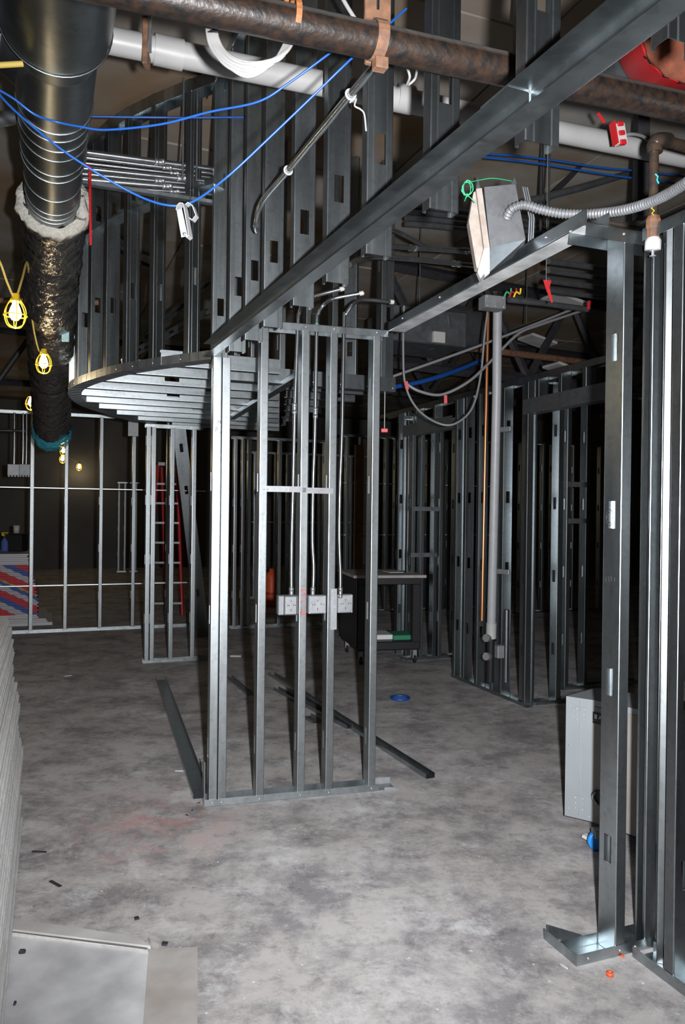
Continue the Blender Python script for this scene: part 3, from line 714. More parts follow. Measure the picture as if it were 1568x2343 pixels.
# right-hand frames along the corridor
Kf = F(1035, 1550); KA = UWR
KX = -U; KY = V
kl = lambda px, py=1400: (onplane(px, py, Kf, KY)-Kf).dot(KX)
xK = kl(1200, 1600)
kw = thing('corridor_frame', 'long dark corridor wall frame with door openings right of centre', 'wall frame', Kf, KA)
ZK = 2.71
KM = stud_mesh(ZK-0.004, 0.092, 0.041, [0.5, 1.11, 1.72, 2.33])
for px, rz_ in ((905, -90), (925, -90), (1036, -90), (1062, 90), (1092, 90), (1122, -90), (1148, 90), (1196, -90)):
    solidify(put('stud', KM, kw, (kl(px), 0.048, 0.002), (0, 0, R(rz_))))
solidify(put('bottom_track', track_mesh(xK+0.04, 0.096, 0.032), kw, (-0.02, 0.048, 0)))
xa = kl(870, 1000); xb = kl(1400, 1000)
solidify(put('top_track', track_mesh(xb-xa, 0.096, 0.05), kw, (xa, 0.048, ZK), (R(180), 0, 0)))
for (pa, pb, zh) in ((925, 1036, 2.40), (1198, 1395, 2.40)):
    x0_, x1_ = kl(pa, 1000), kl(pb, 1000)
    d_ = put('door_header', track_mesh(x1_-x0_, 0.11, 0.12, 'galvanized_dull'), kw, (x0_, 0.048, zh)); solidify(d_)
    n_ = 3 if pa > 1000 else 2
    for k in range(n_):
        solidify(put('cripple_stud', stud_mesh(ZK-zh-0.01, 0.092, 0.041, []), kw, (x0_+(x1_-x0_)*(k+0.7)/(n_+0.6), 0.048, zh+0.004), (0, 0, R(90))))
xj2 = kl(1392, 1000)
solidify(put('stud', KM, kw, (xj2, 0.048, 0.002), (0, 0, R(-90))))
Kc = Kf+KX*xK
def xframe(name, label, px0, py0, pxs, h, pxe, straps=(), ang=A0, **kw_):
    r_ = px_frame(name, label, (px0, py0), ang, pxs, h, pxe, py=1300, **kw_)
    P = F(px0, py0); Y = Vector((-math.sin(ang), math.cos(ang), 0)); X = Vector((math.cos(ang), math.sin(ang), 0))
    for (a, b_, y_) in straps:
        A_ = onplane(a, y_, P, Y)-P; B_ = onplane(b_, y_, P, Y)-P
        MB().box(((A_.dot(X)+B_.dot(X))/2, -0.003, A_.z), (B_.dot(X)-A_.dot(X), 0.002, 0.045)).build('brace_strap', ['galvanized_dull'], r_)
    return r_
xframe('return_frame', 'short return frame at the corridor corner with dark wide studs', 1201, 1617, [1206, 1276], ZK, 1305, fl=0.05)
xframe('room_frame', 'frame inside the right doorway with brace straps and bright stud', 1290, 1580, [1296, 1340, 1420, 1480], ZK, 1500, ((1302, 1345, 1108), (1302, 1345, 1192)))
xframe('rear_frame', 'deep frame behind the work cart with brace strap and outlet box', 925, 1512, [942, 962, 992, 1005, 1040], 2.6, 1060, ((944, 1005, 1164), (940, 1000, 1270)))
xframe('middle_frame', 'paired pale studs far behind the front stub wall', 528, 1440, [534, 552, 566, 636, 690, 740], 2.55, 770, group=None)
xframe('distant_frame', 'distant bluish stud frame seen beyond the work cart', 780, 1405, [790, 822, 880, 902, 916, 930, 975, 1012, 1022, 1060, 1110], 2.75, 1130, bars=(1.2, 2.0))
xframe('distant_frame', 'distant dim stud frame between the front studs', 560, 1372, [580, 604, 628, 655, 676, 700, 728, 756, 800], 2.6, 860, bars=(1.35,))
xframe('distant_frame', 'distant frame deep inside the right doorway', 1180, 1405, [1190, 1222, 1240, 1262, 1310, 1372], 2.7, 1400)
# far free posts behind the left partition
xframe('post_frame', 'far pale pair of posts behind the left partition', 242, 1272, [243, 262], 1.95, 286, z0=0.0)
xframe('post_frame', 'far pale post frame beside the step ladder', 268, 1310, [269, 283, 308], 2.2, 318)

# hanging plate on far left
p = D(305, 975, 9.9); tag(MB().box((0, 0, 0.0), (0.13, 0.02, 0.26), ch=0.003).build('metal_plate', ['zinc_box'], None, p, (0, 0, A0)), 'small pale plate fixed high on a far left stud', 'plate')
# ------------------------------------------------------------------ ducts at upper left
DZ = 3.24
def dpt(px, py, Y): return D(px, py, Y)
d0 = Vector(D(140, -260, 2.0)); 
ax = [D(128, 60, 2.55), D(120, 480, 4.25)]
dax = (ax[1]-ax[0]).normalized()
duct = thing('spiral_duct', 'large dark round metal duct overhead at left with paper sticker', 'duct', ax[0])
def ring_tube(parent, name, pts, rs, mat, n=40): return MB().tube(pts, rs, n).build(name, [mat], parent, offset=ax[0])
La = (ax[1]-ax[0]).length
ring_tube(duct, 'reducer', [ax[0]-dax*1.3, ax[0]-dax*0.35, ax[0]-dax*0.05, ax[0]+dax*0.10], [0.178, 0.178, 0.175, 0.145], 'duct_steel')
ring_tube(duct, 'duct_length', [ax[0]+dax*0.06, ax[0]+dax*0.55], 0.141, 'duct_steel')
ring_tube(duct, 'duct_length', [ax[0]+dax*0.5, ax[0]+dax*1.05], [0.138, 0.138], 'duct_steel')
ring_tube(duct, 'duct_length', [ax[0]+dax*1.0, ax[0]+dax*(La+0.12)], 0.132, 'duct_steel')
def circle3(c, d, r, n=40):
    d = d.normalized(); a = d.orthogonal().normalized(); b_ = d.cross(a)
    return [c+(a*math.cos(2*math.pi*k/n)+b_*math.sin(2*math.pi*k/n))*r for k in range(n+1)]
for t, r in ((-0.03, 0.176), (0.07, 0.147), (0.10, 0.143), (0.5, 0.142), (0.58, 0.139), (0.68, 0.139), (0.78, 0.139), (0.95, 0.139), (1.03, 0.139), (1.3, 0.133), (1.5, 0.133), (1.58, 0.133), (1.64, 0.133)):
    MB().tube(circle3(ax[0]+dax*t, dax, r), 0.0032, 6, cap=False).build('seam_ring', ['galvanized'], duct, offset=ax[0])
# sticker
sc = D(155, 160, 2.7); 
stp = [D(135, 151, 2.72), D(160, 149, 2.72), D(172, 166, 2.72), D(149, 174, 2.72)]
def todct(p):
    q = p-ax[0]; t = q.dot(dax); rad = (q-dax*t); return ax[0]+dax*t+rad.normalized()*0.1595
stq = []
for p in stp:
    d = (p-Vector((0, 0, HC))).normalized(); best = min((abs(((Vector((0, 0, HC))+d*s_-ax[0])-dax*((Vector((0, 0, HC))+d*s_-ax[0]).dot(dax))).length-0.1425), s_) for s_ in [2.4+0.002*i for i in range(500)])
    stq.append(Vector((0, 0, HC))+d*best[1])
MB().add(stq, [(0, 1, 2, 3)]).build('sticker', ['sticker'], duct, offset=ax[0])
# branch saddle on the left
br = ax[0]+dax*0.12; bdir = (-V*0.95+ZZ*0.15-U*0.1).normalized()
MB().tube([br+bdir*0.1, br+bdir*0.16, br+bdir*0.2, br+bdir*0.9], [0.17, 0.14, 0.125, 0.125], 32).build('branch', ['duct_steel'], duct, offset=ax[0])
MB().tube(circle3(br+bdir*0.165, bdir, 0.141), 0.004, 6, cap=False).build('seam_ring', ['galvanized'], duct, offset=ax[0])
# flexible insulated duct, drooping away
fpts = [D(122, 470, 4.2), D(122, 560, 4.6), D(118, 640, 4.95), D(116, 730, 5.4), D(116, 820, 5.95), D(118, 910, 6.6), D(119, 985, 7.2)]
sp_ = spline(fpts, 14); rg = random.Random(5)
rr = []
for i in range(len(sp_)):
    t = i/(len(sp_)-1); base = 0.168-0.012*t
    rr.append(base*(1+0.035*math.sin(i*2.1)+rg.uniform(-0.03, 0.03)))
fd = thing('flexible_duct', 'sagging foil wrapped flexible duct ending in blue plastic', 'duct', sp_[0])
mb = MB().tube(sp_, rr, 36)
mb.v = [tuple(Vector(v_)+Vector((rg.uniform(-1, 1), rg.uniform(-1, 1), rg.uniform(-1, 1)))*0.004) for v_ in mb.v]
mb.build('jacket', ['foil_wrap'], fd, offset=sp_[0])
# torn insulation collar
cp = []; cr_ = []
cdir = (sp_[1]-sp_[0]).normalized()
mb = MB().tube([sp_[0]-cdir*0.035, sp_[0]-cdir*0.03, sp_[0]+cdir*0.015, sp_[0]+cdir*0.03], [0.145, 0.19, 0.195, 0.16], 40)
mb.v = [tuple(Vector(v_)+Vector((rg.uniform(-1, 1), rg.uniform(-1, 1), rg.uniform(-1, 1)))*0.011) for v_ in mb.v]
mb.build('insulation_collar', ['mineral_wool'], fd, offset=sp_[0])
tf = D(188, 480, 4.15)
mb = MB().lathe([(0.0, 0.0), (0.025, 0.0), (0.035, 0.03), (0.022, 0.07), (0.012, 0.11), (0.0, 0.125)], 12, tf-ZZ*0.05); mb.v = [tuple(Vector(v_)+Vector((rg.uniform(-1, 1), rg.uniform(-1, 1), rg.uniform(-1, 1)))*0.007) for v_ in mb.v]
mb.build('insulation_tuft', ['mineral_wool'], fd, offset=sp_[0])
ed = (sp_[-1]-sp_[-3]).normalized(); e0 = sp_[-1]
mb = MB().tube([e0-ed*0.10, e0-ed*0.02, e0+ed*0.06, e0+ed*0.16-ZZ*0.05, e0+ed*0.2-ZZ*0.09], [0.162, 0.175, 0.18, 0.13, 0.04], 28)
mb.v = [tuple(Vector(v_)+Vector((rg.uniform(-1, 1), rg.uniform(-1, 1), rg.uniform(-1, 1)))*0.012) for v_ in mb.v]
mb.build('plastic_cover', ['blue_film'], fd, offset=sp_[0])
pl_ = D(150, 752, 5.35); tag(MB().box((0, 0, 0), (0.05, 0.015, 0.18), ch=0.003).build('duct_tag', ['sticker'], None, pl_), 'pale rectangular plate beside the foil flexible duct', 'plate')

# ------------------------------------------------------------------ overhead pipes
def pipe(name, label, a, b_, r, mat, cat='pipe', n=24, ext=0.0):
    a = Vector(a); b_ = Vector(b_); d = (b_-a).normalized(); a -= d*ext; b_ += d*ext
    o = thing(name, label, cat, a); MB().tube([a, b_], r, n).build('pipe_length', [mat], o, offset=a); return o, a, d
# black iron pipe across the top
bp1 = D(950, 118, 2.0); lam = lambda px, py, P=bp1: onplane(px, py, P, U)
bl_ = lam(320, -20); br_ = lam(1640, 262)
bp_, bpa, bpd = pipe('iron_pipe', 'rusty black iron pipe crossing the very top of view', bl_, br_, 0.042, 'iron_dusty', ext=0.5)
# rusty clevis strap and pipe clamp
def strap(name, label, c, r, wdt, mat, tail):
    o = thing(name, label, 'pipe hanger', c); d = bpd; a = ZZ; b_ = d.cross(a).normalized(); m_ = MB(); n_ = 20
    vv = []
    for k in range(n_+1):
        an = 2*math.pi*k/n_
        for s_ in (-wdt/2, wdt/2):
            for q in (0.0, 0.004): vv.append((a*math.cos(an)+b_*math.sin(an))*(r+q)+d*s_)
    ff = []
    for k in range(n_):
        i = k*4; j = i+4
        ff += [(i+1, i+3, j+3, j+1), (i, j, j+2, i+2), (i, i+1, j+1, j), (i+2, j+2, j+3, i+3)]
    m_.add(vv, ff); m_.build('strap_band', [mat], o)
    if tail == 'loop':
        MB().tube(spline([-b_*r*1.05-ZZ*0.02, -b_*r*1.3+ZZ*0.12, -b_*r*0.6+ZZ*0.4, ZZ*0.9]), 0.008, 8).build('hanger_loop', [mat], o)
    else:
        MB().box((ZZ*(r+0.035)), (0.07, 0.008, 0.06), rot=basis(d, b_, ZZ)).build('ear_plate', ['rust'], o)
        MB().tube([ZZ*(r+0.03), ZZ*(ZC-c[2])], 0.006, 8).build('hanger_rod', ['galvanized'], o)
        MB().box(-ZZ*(r+0.015)+d*0.01-b_*0.0, (0.035, 0.03, 0.03), rot=basis(d, b_, ZZ), ch=0.003).build('bolt', ['rust'], o)
        MB().box(b_*(-r-0.006)-ZZ*0.02, (0.022, 0.016, 0.03), rot=basis(d, b_, ZZ), ch=0.003).build('bolt', ['rust'], o)
    return o
strap('pipe_strap', 'orange rusty strap looped round the black iron pipe', lam(672, 45), 0.0435, 0.014, 'orange_rust', 'loop')
strap('pipe_clamp', 'brown rusty clamp with bolts on the black iron pipe', lam(863, 92), 0.0435, 0.03, 'rust', 'ear')
# white drain pipe
wp = D(600, 167, 2.98); lw_ = lambda px, py: onplane(px, py, wp, U)
wpi, wpa, wpd = pipe('white_drain_pipe', 'thick white plastic drain pipe running behind the studs overhead', lw_(150, 72), lw_(1640, 375), 0.046, 'pvc_white', ext=0.3)
for (a, b_) in ((lw_(352, 112), lw_(418, 127)),):
    MB().tube([a, b_], 0.053, 24).build('coupling', ['pvc_white'], wpi, offset=wpa)
a = lw_(905, 222); MB().tube([a, lw_(942, 230)], 0.055, 24).build('coupling', ['pvc_white'], wpi, offset=wpa)
hg = thing('pipe_bracket', 'brown bracket and bright bolt holding the white drain pipe', 'pipe hanger', lw_(340, 110))
MB().box((0, -0.03, 0.0), (0.02, 0.05, 0.17), ch=0.003).build('bracket', ['rust'], hg)
MB().tube([(0.02, -0.06, -0.05), (0.02, -0.06, 0.14)], 0.007, 10).build('bolt', ['bright_steel'], hg)
MB().box((0, -0.03, ZC-hg.location.z-0.1), (0.02, 0.03, 0.9)).build('hanger_strap', ['black_steel'], hg)
# brown horizontal pipe, mid left
pq = D(0, 688, 5.6); 
_, _, _ = pipe('brown_pipe', 'thin brown pipe crossing behind the caged lamp at left', D(-60, 686, 5.3), D(225, 692, 5.6), 0.02, 'rust')
pipe('brown_pipe', 'long brown pipe across the right background below the ducts', D(880, 772, 7.2), D(1390, 835, 8.8), 0.035, 'rust')
# horizontal conduit strapped to the hanging studs
hc1 = [onplane(862, 128, P0-VA*0.005, VA), onplane(760, 268, P0-VA*0.005, VA), onplane(655, 410, P0-VA*0.005, VA), onplane(600, 488, P0-VA*0.005, VA), onplane(586, 510, P0-VA*0.0, VA), onplane(588, 528, P0+VA*0.03, VA)]
hc1 = [Vector((q.x, q.y, hc1[1].z if i < 4 else q.z)) for i, q in enumerate(hc1)]
hcp = conduit('steel conduit fixed along the hanging studs above the ledger', hc1, 0.0125)
for q in (hc1[2].lerp(hc1[1], 0.05), hc1[0].lerp(hc1[1], 0.55)):
    MB().tube(circle3(q, UA, 0.016, 16), 0.004, 6, cap=False).build('tie', ['white_plastic'], hcp, offset=hc1[0])
# bundle of conduits on the upper left
for k in range(7):
    y0 = 348+13*k; y1 = 386+9.5*k
    pa = D(150, y0-6, 4.28+0.05*(k % 3)); pb = D(500, y1+3, 4.6+0.05*(k % 3))
    conduit(('top', 'second', 'third', 'fourth', 'fifth', 'sixth', 'lowest')[k]+' of seven parallel conduits crossing behind the big duct', [pa, pa.lerp(pb, 0.5), pb], (0.016, 0.011, 0.009, 0.013, 0.011, 0.014, 0.009)[k], coup=[(pa.lerp(pb, 0.6+0.05*(k % 4)), pb-pa)], group='conduit bundle at upper left', sub=2)
bt = D(380, 415, 4.4); tag(MB().box((0, 0, 0), (1.1, 0.04, 0.02), rot=Matrix.Rotation(R(21), 3, 'Z')).build('strut_rail', ['galvanized_dull'], None, D(330, 440, 4.42)), 'thin strut rail below the conduit bundle', 'steel rail')
for i, (px, lab) in enumerate(((418, 'thin threaded rod above the conduit bundle, left one'), (450, 'thin threaded rod above the conduit bundle, right one'))):
    q = D(px, 415, 4.5); tag(MB().tube([(0, 0, 0), (0, 0, ZC-q.z)], 0.006, 8).build('threaded_rod', ['galvanized_dull'], None, q), lab, 'rod')
# conduits right of the ledger
cr1 = [D(835, 560, 4.7), D(870, 562, 4.75), D(950, 568, 4.9), D(1090, 577, 5.15)]
conduit('upper straight conduit running right towards the boxed fixture', cr1, 0.016, coup=[(D(945, 568, 4.9), V), (D(1062, 574, 5.1), V)])
cr2 = [D(800, 606, 4.2), D(820, 594, 4.3), D(850, 588, 4.5), D(900, 590, 4.7), D(980, 597, 4.85), D(1090, 608, 5.05)]
conduit('lower bent conduit running right towards the boxed fixture', cr2, 0.016, coup=[(D(1045, 604, 4.98), V)])
cr3 = [D(890, 525, 4.6), D(915, 532, 4.7), D(950, 550, 4.8), D(985, 565, 4.9), D(1080, 573, 5.1)]
conduit('short kinked conduit meeting the upper straight conduit', cr3, 0.012, coup=[(D(1070, 572, 5.08), V)])
for k in range(4):
    conduit(('first', 'second', 'third', 'fourth')[k]+' dark conduit under the ceiling right of the ledger, counted from top', [D(930, 470+14*k, 5.6), D(1090, 488+13*k, 6.0), D(1400, 530+14*k, 6.6)], 0.02, group='dark conduits under the ceiling', mat='galvanized_dull', sub=2)
for k in range(4):
    conduit(('highest', 'second highest', 'third highest', 'lowest')[k]+' conduit end behind the near jamb stud', [D(1255, 598+22*k, 5.2), D(1360, 612+22*k, 5.5), D(1480, 628+20*k, 5.8)], 0.02-0.003*(k % 2), group='conduits behind the jamb', mat='galvanized_dull', sub=2)
# sprinkler drop
sd = thing('sprinkler_drop', 'rusty sprinkler drop pipe with elbow and white head', 'sprinkler', D(1495, 320, 2.75))
s0 = D(1495, 320, 2.75)
def sdp(px, py): return D(px, py, 2.75)
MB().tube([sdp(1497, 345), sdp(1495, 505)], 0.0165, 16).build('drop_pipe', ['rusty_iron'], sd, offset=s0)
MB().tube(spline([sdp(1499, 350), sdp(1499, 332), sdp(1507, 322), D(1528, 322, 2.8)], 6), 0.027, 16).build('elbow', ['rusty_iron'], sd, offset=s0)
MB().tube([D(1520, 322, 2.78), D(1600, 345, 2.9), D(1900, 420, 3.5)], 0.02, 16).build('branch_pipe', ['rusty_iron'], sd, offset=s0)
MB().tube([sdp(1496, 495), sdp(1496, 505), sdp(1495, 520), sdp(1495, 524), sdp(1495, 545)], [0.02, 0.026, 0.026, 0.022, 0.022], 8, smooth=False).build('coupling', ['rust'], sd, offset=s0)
MB().tube([sdp(1495, 545), sdp(1495, 552), sdp(1494, 572), sdp(1494, 572)], [0.022, 0.028, 0.027, 0.012], 18).build('head_cup', ['white_plastic'], sd, offset=s0)
MB().tube([sdp(1494, 572), sdp(1494, 586)], 0.005, 8).build('head_stem', ['zinc_box'], sd, offset=s0)
MB().lathe([(0.0, 0.001), (0.012, 0.001), (0.012, -0.001), (0, -0.001)], 12, sdp(1494, 586)).build('deflector', ['zinc_box'], sd, offset=s0)
strokes(sd, 'yellow_writing', [[(1490, 465), (1497, 470), (1491, 477), (1498, 482), (1492, 488), (1498, 494), (1493, 500)]], 'yellow_plastic', lambda p: D(p[0], p[1], 2.75-0.0168)-s0, 0.002)
strokes(sd, 'cyan_mark', [[(1500, 398), (1506, 404), (1504, 412), (1508, 420)]], 'cyan_paint', lambda p: D(p[0], p[1], 2.75-0.0165)-s0, 0.003)
# red capped insulated pipe end, top right
cr_s, cr_r, cr_o = D(1524, 88, 2.9), D(1546, 72, 2.75), D(1598, 36, 2.58)
ro = cr_r; rd = (cr_o-cr_r).normalized()
rc = thing('insulated_pipe_end', 'big round orange brown insulation end with red band at top right', 'pipe insulation', ro)
MB().tube([cr_s-rd*0.3, cr_s, cr_s+rd*0.1], [0.19, 0.19, 0.19], 36).build('grey_sleeve', ['galvanized_dull'], rc, offset=ro)
MB().tube([cr_s+rd*0.08, cr_r, cr_o], [0.197, 0.2, 0.2], 36).build('red_band', ['red_plastic'], rc, offset=ro)
mb = MB().tube([cr_o-rd*0.02, cr_o-rd*0.02, cr_o+rd*0.03, cr_o+rd*0.05, cr_o+rd*0.055], [0.15, 0.196, 0.2, 0.15, 0.05], 40)
mb.v = [tuple(Vector(v_)+Vector((rg.uniform(-1, 1), rg.uniform(-1, 1), rg.uniform(-1, 1)))*0.006) for v_ in mb.v]
mb.build('insulation', ['red_wool'], rc, offset=ro)
# red and white alarm device on the drain pipe
al = thing('alarm_device', 'small red and white device hanging from the white drain pipe', 'alarm device', D(1418, 308, 3.2), R(15))
MB().box((0, 0, 0), (0.05, 0.03, 0.085), rot=Matrix.Rotation(R(-12), 3, 'Y'), ch=0.004).build('white_body', ['white_plastic'], al)
for dz in (-0.036, 0.0, 0.036):
    MB().box((dz*-0.2, -0.012, dz), (0.03, 0.02, 0.02), rot=Matrix.Rotation(R(-12), 3, 'Y'), ch=0.004).build('red_lens', ['red_plastic'], al)
MB().box((-0.026, 0, 0), (0.008, 0.034, 0.09), rot=Matrix.Rotation(R(-12), 3, 'Y')).build('red_side', ['red_plastic'], al)
MB().tube(spline([(0.02, 0, 0), (0.06, 0, 0.01), (0.12, 0.02, 0.02), (0.17, 0.05, 0.025)]), 0.007, 8).build('lead', ['grey_cable'], al)
tag(MB().box((0, 0, 0), (0.012, 0.004, 0.05), rot=Matrix.Rotation(R(-35), 3, 'Y')).build('red_ribbon', ['red_plastic'], None, D(1376, 270, 3.3)), 'short red ribbon above the white drain pipe at right', 'ribbon')
tag(MB().box((0, 0, 0), (0.02, 0.004, 0.03), rot=Matrix.Rotation(R(10), 3, 'Y')).build('red_ribbon', ['red_plastic'], None, D(993, 443, 4.4)), 'red ribbon just right of the hanging studs', 'ribbon')

# boxed fixture with plaster edge
fx = thing('ceiling_box', 'tilted grey metal ceiling box with broken plaster edge', 'fixture box', D(1150, 500, 3.05))
fo = D(1150, 500, 3.05)
def fq(px, py, Y): return D(px, py, Y)-fo
A_, B_, C_, D_ = fq(1108, 428, 3.0), fq(1180, 421, 3.06), fq(1203, 548, 3.06), fq(1122, 566, 3.0)
bk = Vector((0.03, 0.22, 0.0))
m_ = MB().add([A_, B_, C_, D_, A_+bk, B_+bk, C_+bk, D_+bk], [(0, 1, 2, 3), (4, 7, 6, 5), (0, 4, 5, 1), (1, 5, 6, 2), (2, 6, 7, 3), (3, 7, 4, 0)])
m_.build('metal_case', ['zinc_box'], fx)
E2 = fq(1118, 625, 3.03); F2 = fq(1172, 590, 3.1)
MB().add([D_, C_, fq(1190, 560, 3.15), F2, E2], [(0, 1, 2, 3, 4)]).build('lower_panel', ['galvanized_dull'], fx)
sd_ = Vector((-0.02, 0.0, 0))
pl = [fq(1093, 432, 2.98), fq(1103, 430, 2.98), fq(1122, 568, 2.98), fq(1104, 632, 3.0), fq(1092, 620, 3.0), fq(1110, 565, 3.0)]
MB().prism([fq(1090, 432, 2.98), fq(1103, 430, 2.98), fq(1121, 566, 2.98), fq(1108, 568, 2.98)], (0.0, 0.035, 0)).build('plaster_edge', ['plaster_tan'], fx)
MB().prism([fq(1084, 440, 3.0), fq(1091, 436, 3.0), fq(1099, 500, 3.0), fq(1108, 570, 3.0), fq(1100, 615, 3.0), fq(1091, 612, 3.0), fq(1073, 505, 3.0)], (0.0, 0.05, 0)).build('plaster_face', ['plaster_tan'], fx)
MB().prism([fq(1121, 566, 2.975), fq(1121, 625, 2.98), fq(1101, 640, 2.99), fq(1093, 622, 2.99), fq(1108, 568, 2.975)], (0.0, 0.03, 0)).build('plaster_corner', ['kraft_paper'], fx)
for (a, b_, c_) in (((1090, 434), (1094, 404), (1099, 430)), ((1170, 420), (1178, 406), (1183, 421)), ((1099, 638), (1103, 652), (1112, 622))):
    MB().prism([fq(*a, 2.985), fq(*b_, 2.985), fq(*c_, 2.985)], (0, 0.003, 0)).build('metal_tab', ['galvanized'], fx)
for k in range(3):
    c = fq(1196+5*k, 500, 3.22+0.03*k); MB().tube([c+ZZ*0.13, c+Vector((0.03, 0, 0)), c-ZZ*0.12+Vector((0.03, 0.02, 0))], 0.005, 6).build('rear_rib', ['galvanized_dull'], fx)
MB().tube(circle3(fq(1162, 492, 3.02), Vector((0.1, -1, 0)), 0.012, 14), 0.003, 6, cap=False).build('knockout_ring', ['black_steel'], fx)
# corrugated flexible conduit
fc = spline([D(1160, 498, 3.0), D(1172, 478, 2.97), D(1200, 469, 2.95), D(1240, 480, 2.93), D(1290, 489, 2.9), D(1360, 489, 2.85), D(1430, 480, 2.75), D(1500, 458, 2.62), D(1568, 420, 2.45), D(1680, 340, 2.2)], 26)
acc = []; dist = 0; out = []; rad = []
for i in range(len(fc)-1):
    a = fc[i]; b_ = fc[i+1]; Ls = (b_-a).length; ns = max(2, int(Ls/0.003))
    for k in range(ns):
        out.append(a.lerp(b_, k/ns)); rad.append(0.0165+0.0022*math.sin(2*math.pi*dist/0.0125)); dist += Ls/ns
tag(MB().tube(out, rad, 12).build('flexible_conduit', ['zinc_box'], None, offset=None), 'corrugated grey flexible conduit curving right from the ceiling box', 'conduit')
# green wire tangle
gw = thing('green_wire', 'loose green wire curled beside the ceiling box', 'wire', D(1070, 430, 2.9)); go = D(1070, 430, 2.9)
for k in range(3):
    MB().tube([Vector((0.018*math.cos(a*0.7+k)*(1+0.25*math.sin(a+k)), 0.01*math.sin(a*0.5), 0.026*math.sin(a*0.7+k))) for a in range(18)], 0.0016, 6).build('wire_loop', ['green_wire'], gw)
MB().tube(spline([Vector((0.0, 0, 0.02)), fq(1098, 412, 2.95)+fo-go, fq(1130, 408, 2.98)+fo-go, fq(1176, 415, 3.05)+fo-go]), 0.0018, 6).build('wire_lead', ['green_wire'], gw)
MB().tube(spline([Vector((0, 0, -0.02)), Vector((-0.01, 0, -0.05)), Vector((0.002, 0, -0.03)), Vector((0.03, 0, -0.055))]), 0.0016, 6).build('wire_tail', ['green_wire'], gw)

# ------------------------------------------------------------------ cables
def cable(label, pts, r, mat, name='cable', cat='cable', group=None, n=8, sub=8):
    return tag(MB().tube(spline(pts, sub), r, n).build(name, [mat]), label, cat, group)
cable('bright blue cable sagging in front of the duct to the iron pipe, upper', [D(-30, 190, 2.2), D(30, 225, 2.22), D(80, 262, 2.25), D(130, 279, 2.3), D(185, 290, 2.3), D(245, 297, 2.3), D(370, 284, 2.28), D(480, 256, 2.25), D(590, 233, 2.22), D(660, 191, 2.2), D(760, 118, 2.18), D(850, 50, 2.2)], 0.0034, 'blue_cable', 'network_cable')
cable('bright blue cable sagging lowest, carrying the white clip', [D(-30, 180, 2.2), D(20, 240, 2.2), D(100, 310, 2.22), D(180, 369, 2.25), D(300, 440, 2.3), D(380, 469, 2.3), D(440, 462, 2.3), D(520, 405, 2.25), D(620, 312, 2.22), D(720, 216, 2.18), D(812, 127, 2.15), D(930, 20, 2.2)], 0.0034, 'blue_cable', 'network_cable')
cable('straight thin blue cable behind the big duct', [D(160, 266, 3.9), D(400, 269, 4.0), D(565, 268, 4.1)], 0.006, 'blue_cable', 'network_cable')
for k in range(2):
    cable(('upper', 'lower')[k]+' blue cable running right below the white drain pipe', [D(1090, 350+8*k, 4.2), D(1230, 362+12*k, 4.4), D(1380, 384+14*k, 4.6), D(1470, 392+18*k, 4.7), D(1600, 408+18*k, 4.9)], 0.006, 'blue_cable', 'network_cable', group='blue cables right of ledger')
cable('blue cable bundle sagging in the right background', [D(905, 885, 6.4), D(970, 872, 6.6), D(1040, 850, 6.9), D(1100, 825, 7.2)], 0.02, 'blue_cable', 'network_cable')
# white cable coil over the pipe
wc = thing('white_cable_coil', 'looped bundle of white cables hanging under the iron pipe', 'cable bundle', D(480, 60, 2.05)); wo = D(480, 60, 2.05)
for k in range(11):
    j = lambda s_: rg.uniform(-s_, s_)
    dx = (k-5)*2.5
    pts = [D(482+dx*0.7, 20, 2.1), D(483+dx*0.8, 66, 2.02), D(496+dx+j(2), 108+j(3), 2.0), D(528+dx+j(4), 143-dx*0.5+j(4), 1.98), D(575+dx+j(4), 158-dx*1.0+j(5), 1.97), D(625+dx+j(3), 142-dx*0.9+j(4), 1.98), D(655+dx*0.9, 110-dx*0.4, 2.0), D(668+dx*0.6, 70, 2.04), D(672, 20, 2.1)]
    MB().tube(spline(pts, 8), 0.0042, 7).build('strand', ['white_cable'], wc, offset=wo)
MB().tube([D(478, 84, 2.02), D(500, 78, 2.02)], 0.014, 10).build('black_tie', ['black_plastic'], wc, offset=wo)
wk = [D(930, 150, 2.35), D(938, 175, 2.35), D(932, 195, 2.4), D(950, 180, 2.4), D(955, 155, 2.35)]
cable('small curl of white wire beside the hanging studs', wk, 0.004, 'white_cable', 'wire', 'wire')
cable('white cable slanting above the black iron pipe', [D(775, -20, 2.2), D(795, 15, 2.2), D(812, 42, 2.2)], 0.006, 'white_cable')
cable('tuft of white wire tied near the slanting conduit', [D(800, 235, 2.5), D(815, 226, 2.5), D(812, 242, 2.5), D(825, 250, 2.5), D(834, 262, 2.5), D(838, 300, 2.52)], 0.003, 'white_cable', 'wire', 'wire')
